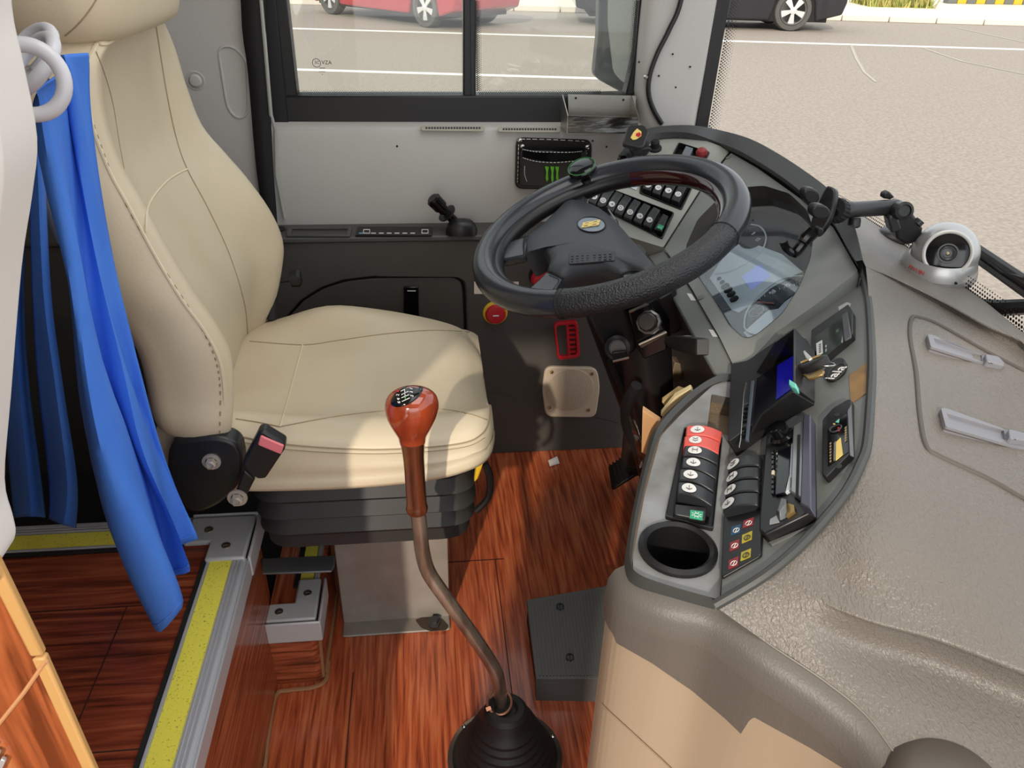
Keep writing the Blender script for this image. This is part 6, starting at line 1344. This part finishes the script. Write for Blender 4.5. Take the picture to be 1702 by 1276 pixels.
mb = MB(); mb.prism([mp(u, v, 1.05) for u, v in ((1470, 322), (1478, 318), (1488, 328), (1480, 332), (1468, 330))], (0, 1, 0), 0, .012); obj('lock_tab', mb, BLACK, ph, bevel=.002)
mb = MB(); mb.lathe([(.013, -.012), (.013, .012), (.009, .014), (.008, .011), (.0, .011)], frame(mp(1498, 350, 1.018), (-.2, -1, .3), (1, 0, 0)), 22); obj('arm_joint', mb, BLACK, ph)
j0, j1 = mp(1490, 344, 1.04), mp(1406, 349, 1.04)
mb = MB(); mb.tube([j0, j0.lerp(j1, .88), j0.lerp(j1, .9), j1], [.0115, .0115, .0125, .0125], 18); obj('arm_tube', mb, mat('arm_dark', (60, 61, 64), .3, .3), ph, smooth=40)
mb = MB(); mb.lathe([(.008, 0), (.009, .004), (.009, .012), (.007, .014)], frame(mp(1421, 362, 1.035), (0, -.2, -1), (1, 0, 0)), 16); obj('arm_screw', mb, BLACK, ph)
b0_ = mp(1402, 348, 1.04); b1_ = mp(1386, 352, 1.03)
mb = MB(); mb.tube([b0_, b1_], .007, 10); obj('ball_joint', mb, BLACK, ph)
ax2 = (V((-.80, -.45, .35))).normalized(); M = frame(mp(1394, 351, 1.04), ax2, (0, 0, 1))
mb = MB(); rows = []
for k, (r, h) in enumerate(((.016, -.003), (.0175, 0), (.0175, .011), (.016, .014))):
    rows.append([M @ V(((r+(.0010 if j % 2 else 0))*math.cos(2*PI*j/40), (r+(.0010 if j % 2 else 0))*math.sin(2*PI*j/40), h)) for j in range(40)])
mb.grid(rows, True, True); obj('ribbed_nut', mb, BLACKM, ph, smooth=20)
# cradle: rounded plate, two side clamps, hook foot
cpl = Pl(V((-.85, -.38, .36)), mp(1375, 352, 1.03))
o = cr(cpl.pts([(1383, 311), (1391, 318), (1389, 340), (1380, 368), (1362, 392), (1350, 386), (1352, 365), (1366, 330), (1376, 312)], .0), 4, True)
mb = MB(); mb.prism(o, cpl.n, -.006, .006); obj('cradle_plate', mb, BLACK, ph, bevel=.003, seg=3)
for px, yy in (([(1336, 316), (1348, 312), (1362, 318), (1364, 336), (1346, 342), (1335, 330)], 1.04), ([(1350, 346), (1360, 340), (1376, 343), (1384, 356), (1370, 366), (1350, 362)], .985)):
    mb = MB(); mb.prism(rnd([mp(u, v, yy) for u, v in px], .012), V((-.25, 1, .1)), 0, .012); obj('side_clamp', mb, BLACK, ph, bevel=.003, seg=3)
mb = MB(); mb.tube(cr([mp(u, v, 1.0) for u, v in ((1352, 384), (1340, 396), (1332, 408), (1320, 420), (1308, 414), (1302, 400))], 5), [.010]*8+[.008]*8+[.006]*10, 10); obj('foot_hook', mb, BLACKG, ph)
mb = MB(); mb.prism(rnd([mp(u, v, .99) for u, v in ((1360, 378), (1370, 380), (1370, 391), (1358, 392))], .004), (0, 1, 0), 0, .012); obj('release_button', mb, BLACK, ph, bevel=.002)
# small magnetic mount with red and gold sticker at the left
mm = thing('magnet_mount', 'small square black magnetic phone mount with red and gold sticker', 'mount', at(1062, 250, y=1.62))
mpn = Pl(V((-.15, -.55, .8)), at(1056, 228, y=1.6))
mb = MB(); mb.prism(rnd(mpn.pts([(1043, 210), (1070, 209), (1079, 220), (1070, 245), (1063, 248), (1034, 242)]), .006, 5), mpn.n, -.006, .004); obj('mount_plate', mb, BLACK, mm, bevel=.003)
mb = MB(); mb.prism(mpn.pts([(1053, 220), (1059, 214), (1066, 219), (1066, 226), (1058, 232), (1052, 233), (1048, 229)], .0045), mpn.n, 0, .001); st_ = obj('gold_sticker', mb, GOLD, mm, smooth=0)
mb = MB(); mb.prism(mpn.pts([(1057, 222), (1063, 220), (1066, 224), (1062, 228), (1057, 226)], .0056), mpn.n, 0, .0006); obj('red_sticker', mb, RED, st_, smooth=0)
mb = MB(); mb.tube([at(1070, 240, y=1.62), at(1074, 248, y=1.62), at(1066, 256, y=1.62)], .010, 10); obj('mount_joint', mb, BLACK, mm)
mb = MB(); mb.prism([at(*p, y=1.6) for p in ((1048, 250), (1080, 244), (1084, 250), (1064, 260), (1052, 258))], (0, 1, 0), 0, .02); obj('mount_foot', mb, BLACK, mm, bevel=.003)
# wiper outside and rear-view mirror outside
wi = thing('windscreen_wiper', 'black windscreen wiper resting outside along the glass bottom', 'wiper', V((.82, .8, .76)))
def wq(u, v, x=.835): return at(u, v, x=x)
mb = MB(); mb.tube([wq(1618, 410), wq(1702, 466), wq(1860, 575)], .008, 8); obj('wiper_blade', mb, BLACK, wi)
mb = MB(); mb.tube([wq(1615, 424), wq(1702, 486), wq(1860, 600)], .006, 8); mb.tube([wq(1640, 430, .83), wq(1668, 452, .83), wq(1702, 462, .83)], .003, 6); obj('blade_rubber', mb, mat('wiper_grey', (52, 52, 54), .4), wi)
mb = MB(); mb.tube([wq(1622, 505, .80), wq(1660, 512, .81), wq(1702, 510, .82), wq(1860, 500, .83)], [.008, .012, .011, .010], 8); obj('wiper_arm', mb, BLACK, wi)
ex = thing('wing_mirror', 'outside mirror in a dark housing seen through the front of side window', 'mirror', at(1025, 140, y=1.95))
MY = 1.93
mo = [at(*p, y=MY) for p in ((1003, -300), (1052, -300), (1068, 0), (1056, 140), (1052, 152), (1036, 156), (1000, 136), (989, 128), (996, 60))]
mb = MB(); mb.prism(mo, (0, 1, 0), .004, .06); obj('housing', mb, mat('mirror_housing', (52, 60, 64), .35), ex, bevel=.012, seg=3)
mb = MB(); mb.prism(rnd([at(*p, y=MY) for p in ((1013, -300), (1050, -300), (1062, 0), (1047, 136), (1036, 138), (1019, 120), (1010, 40))], .012), (0, 1, 0), -.002, .006); obj('mirror_pane', mb, MIRROR, ex)
# body of the unseen overhead fill light added to brighten the cab
lampf = thing('fill_lamp', 'added unseen white flat fill lamp over the driver seat', 'lamp', V((.25, .75, 2.09)))
mb = MB(); mb.box((.25, .75, 2.095), (.75, 1.25, .02)); obj('fill_lamp_body', mb, WPLAST, lampf, bevel=.004)
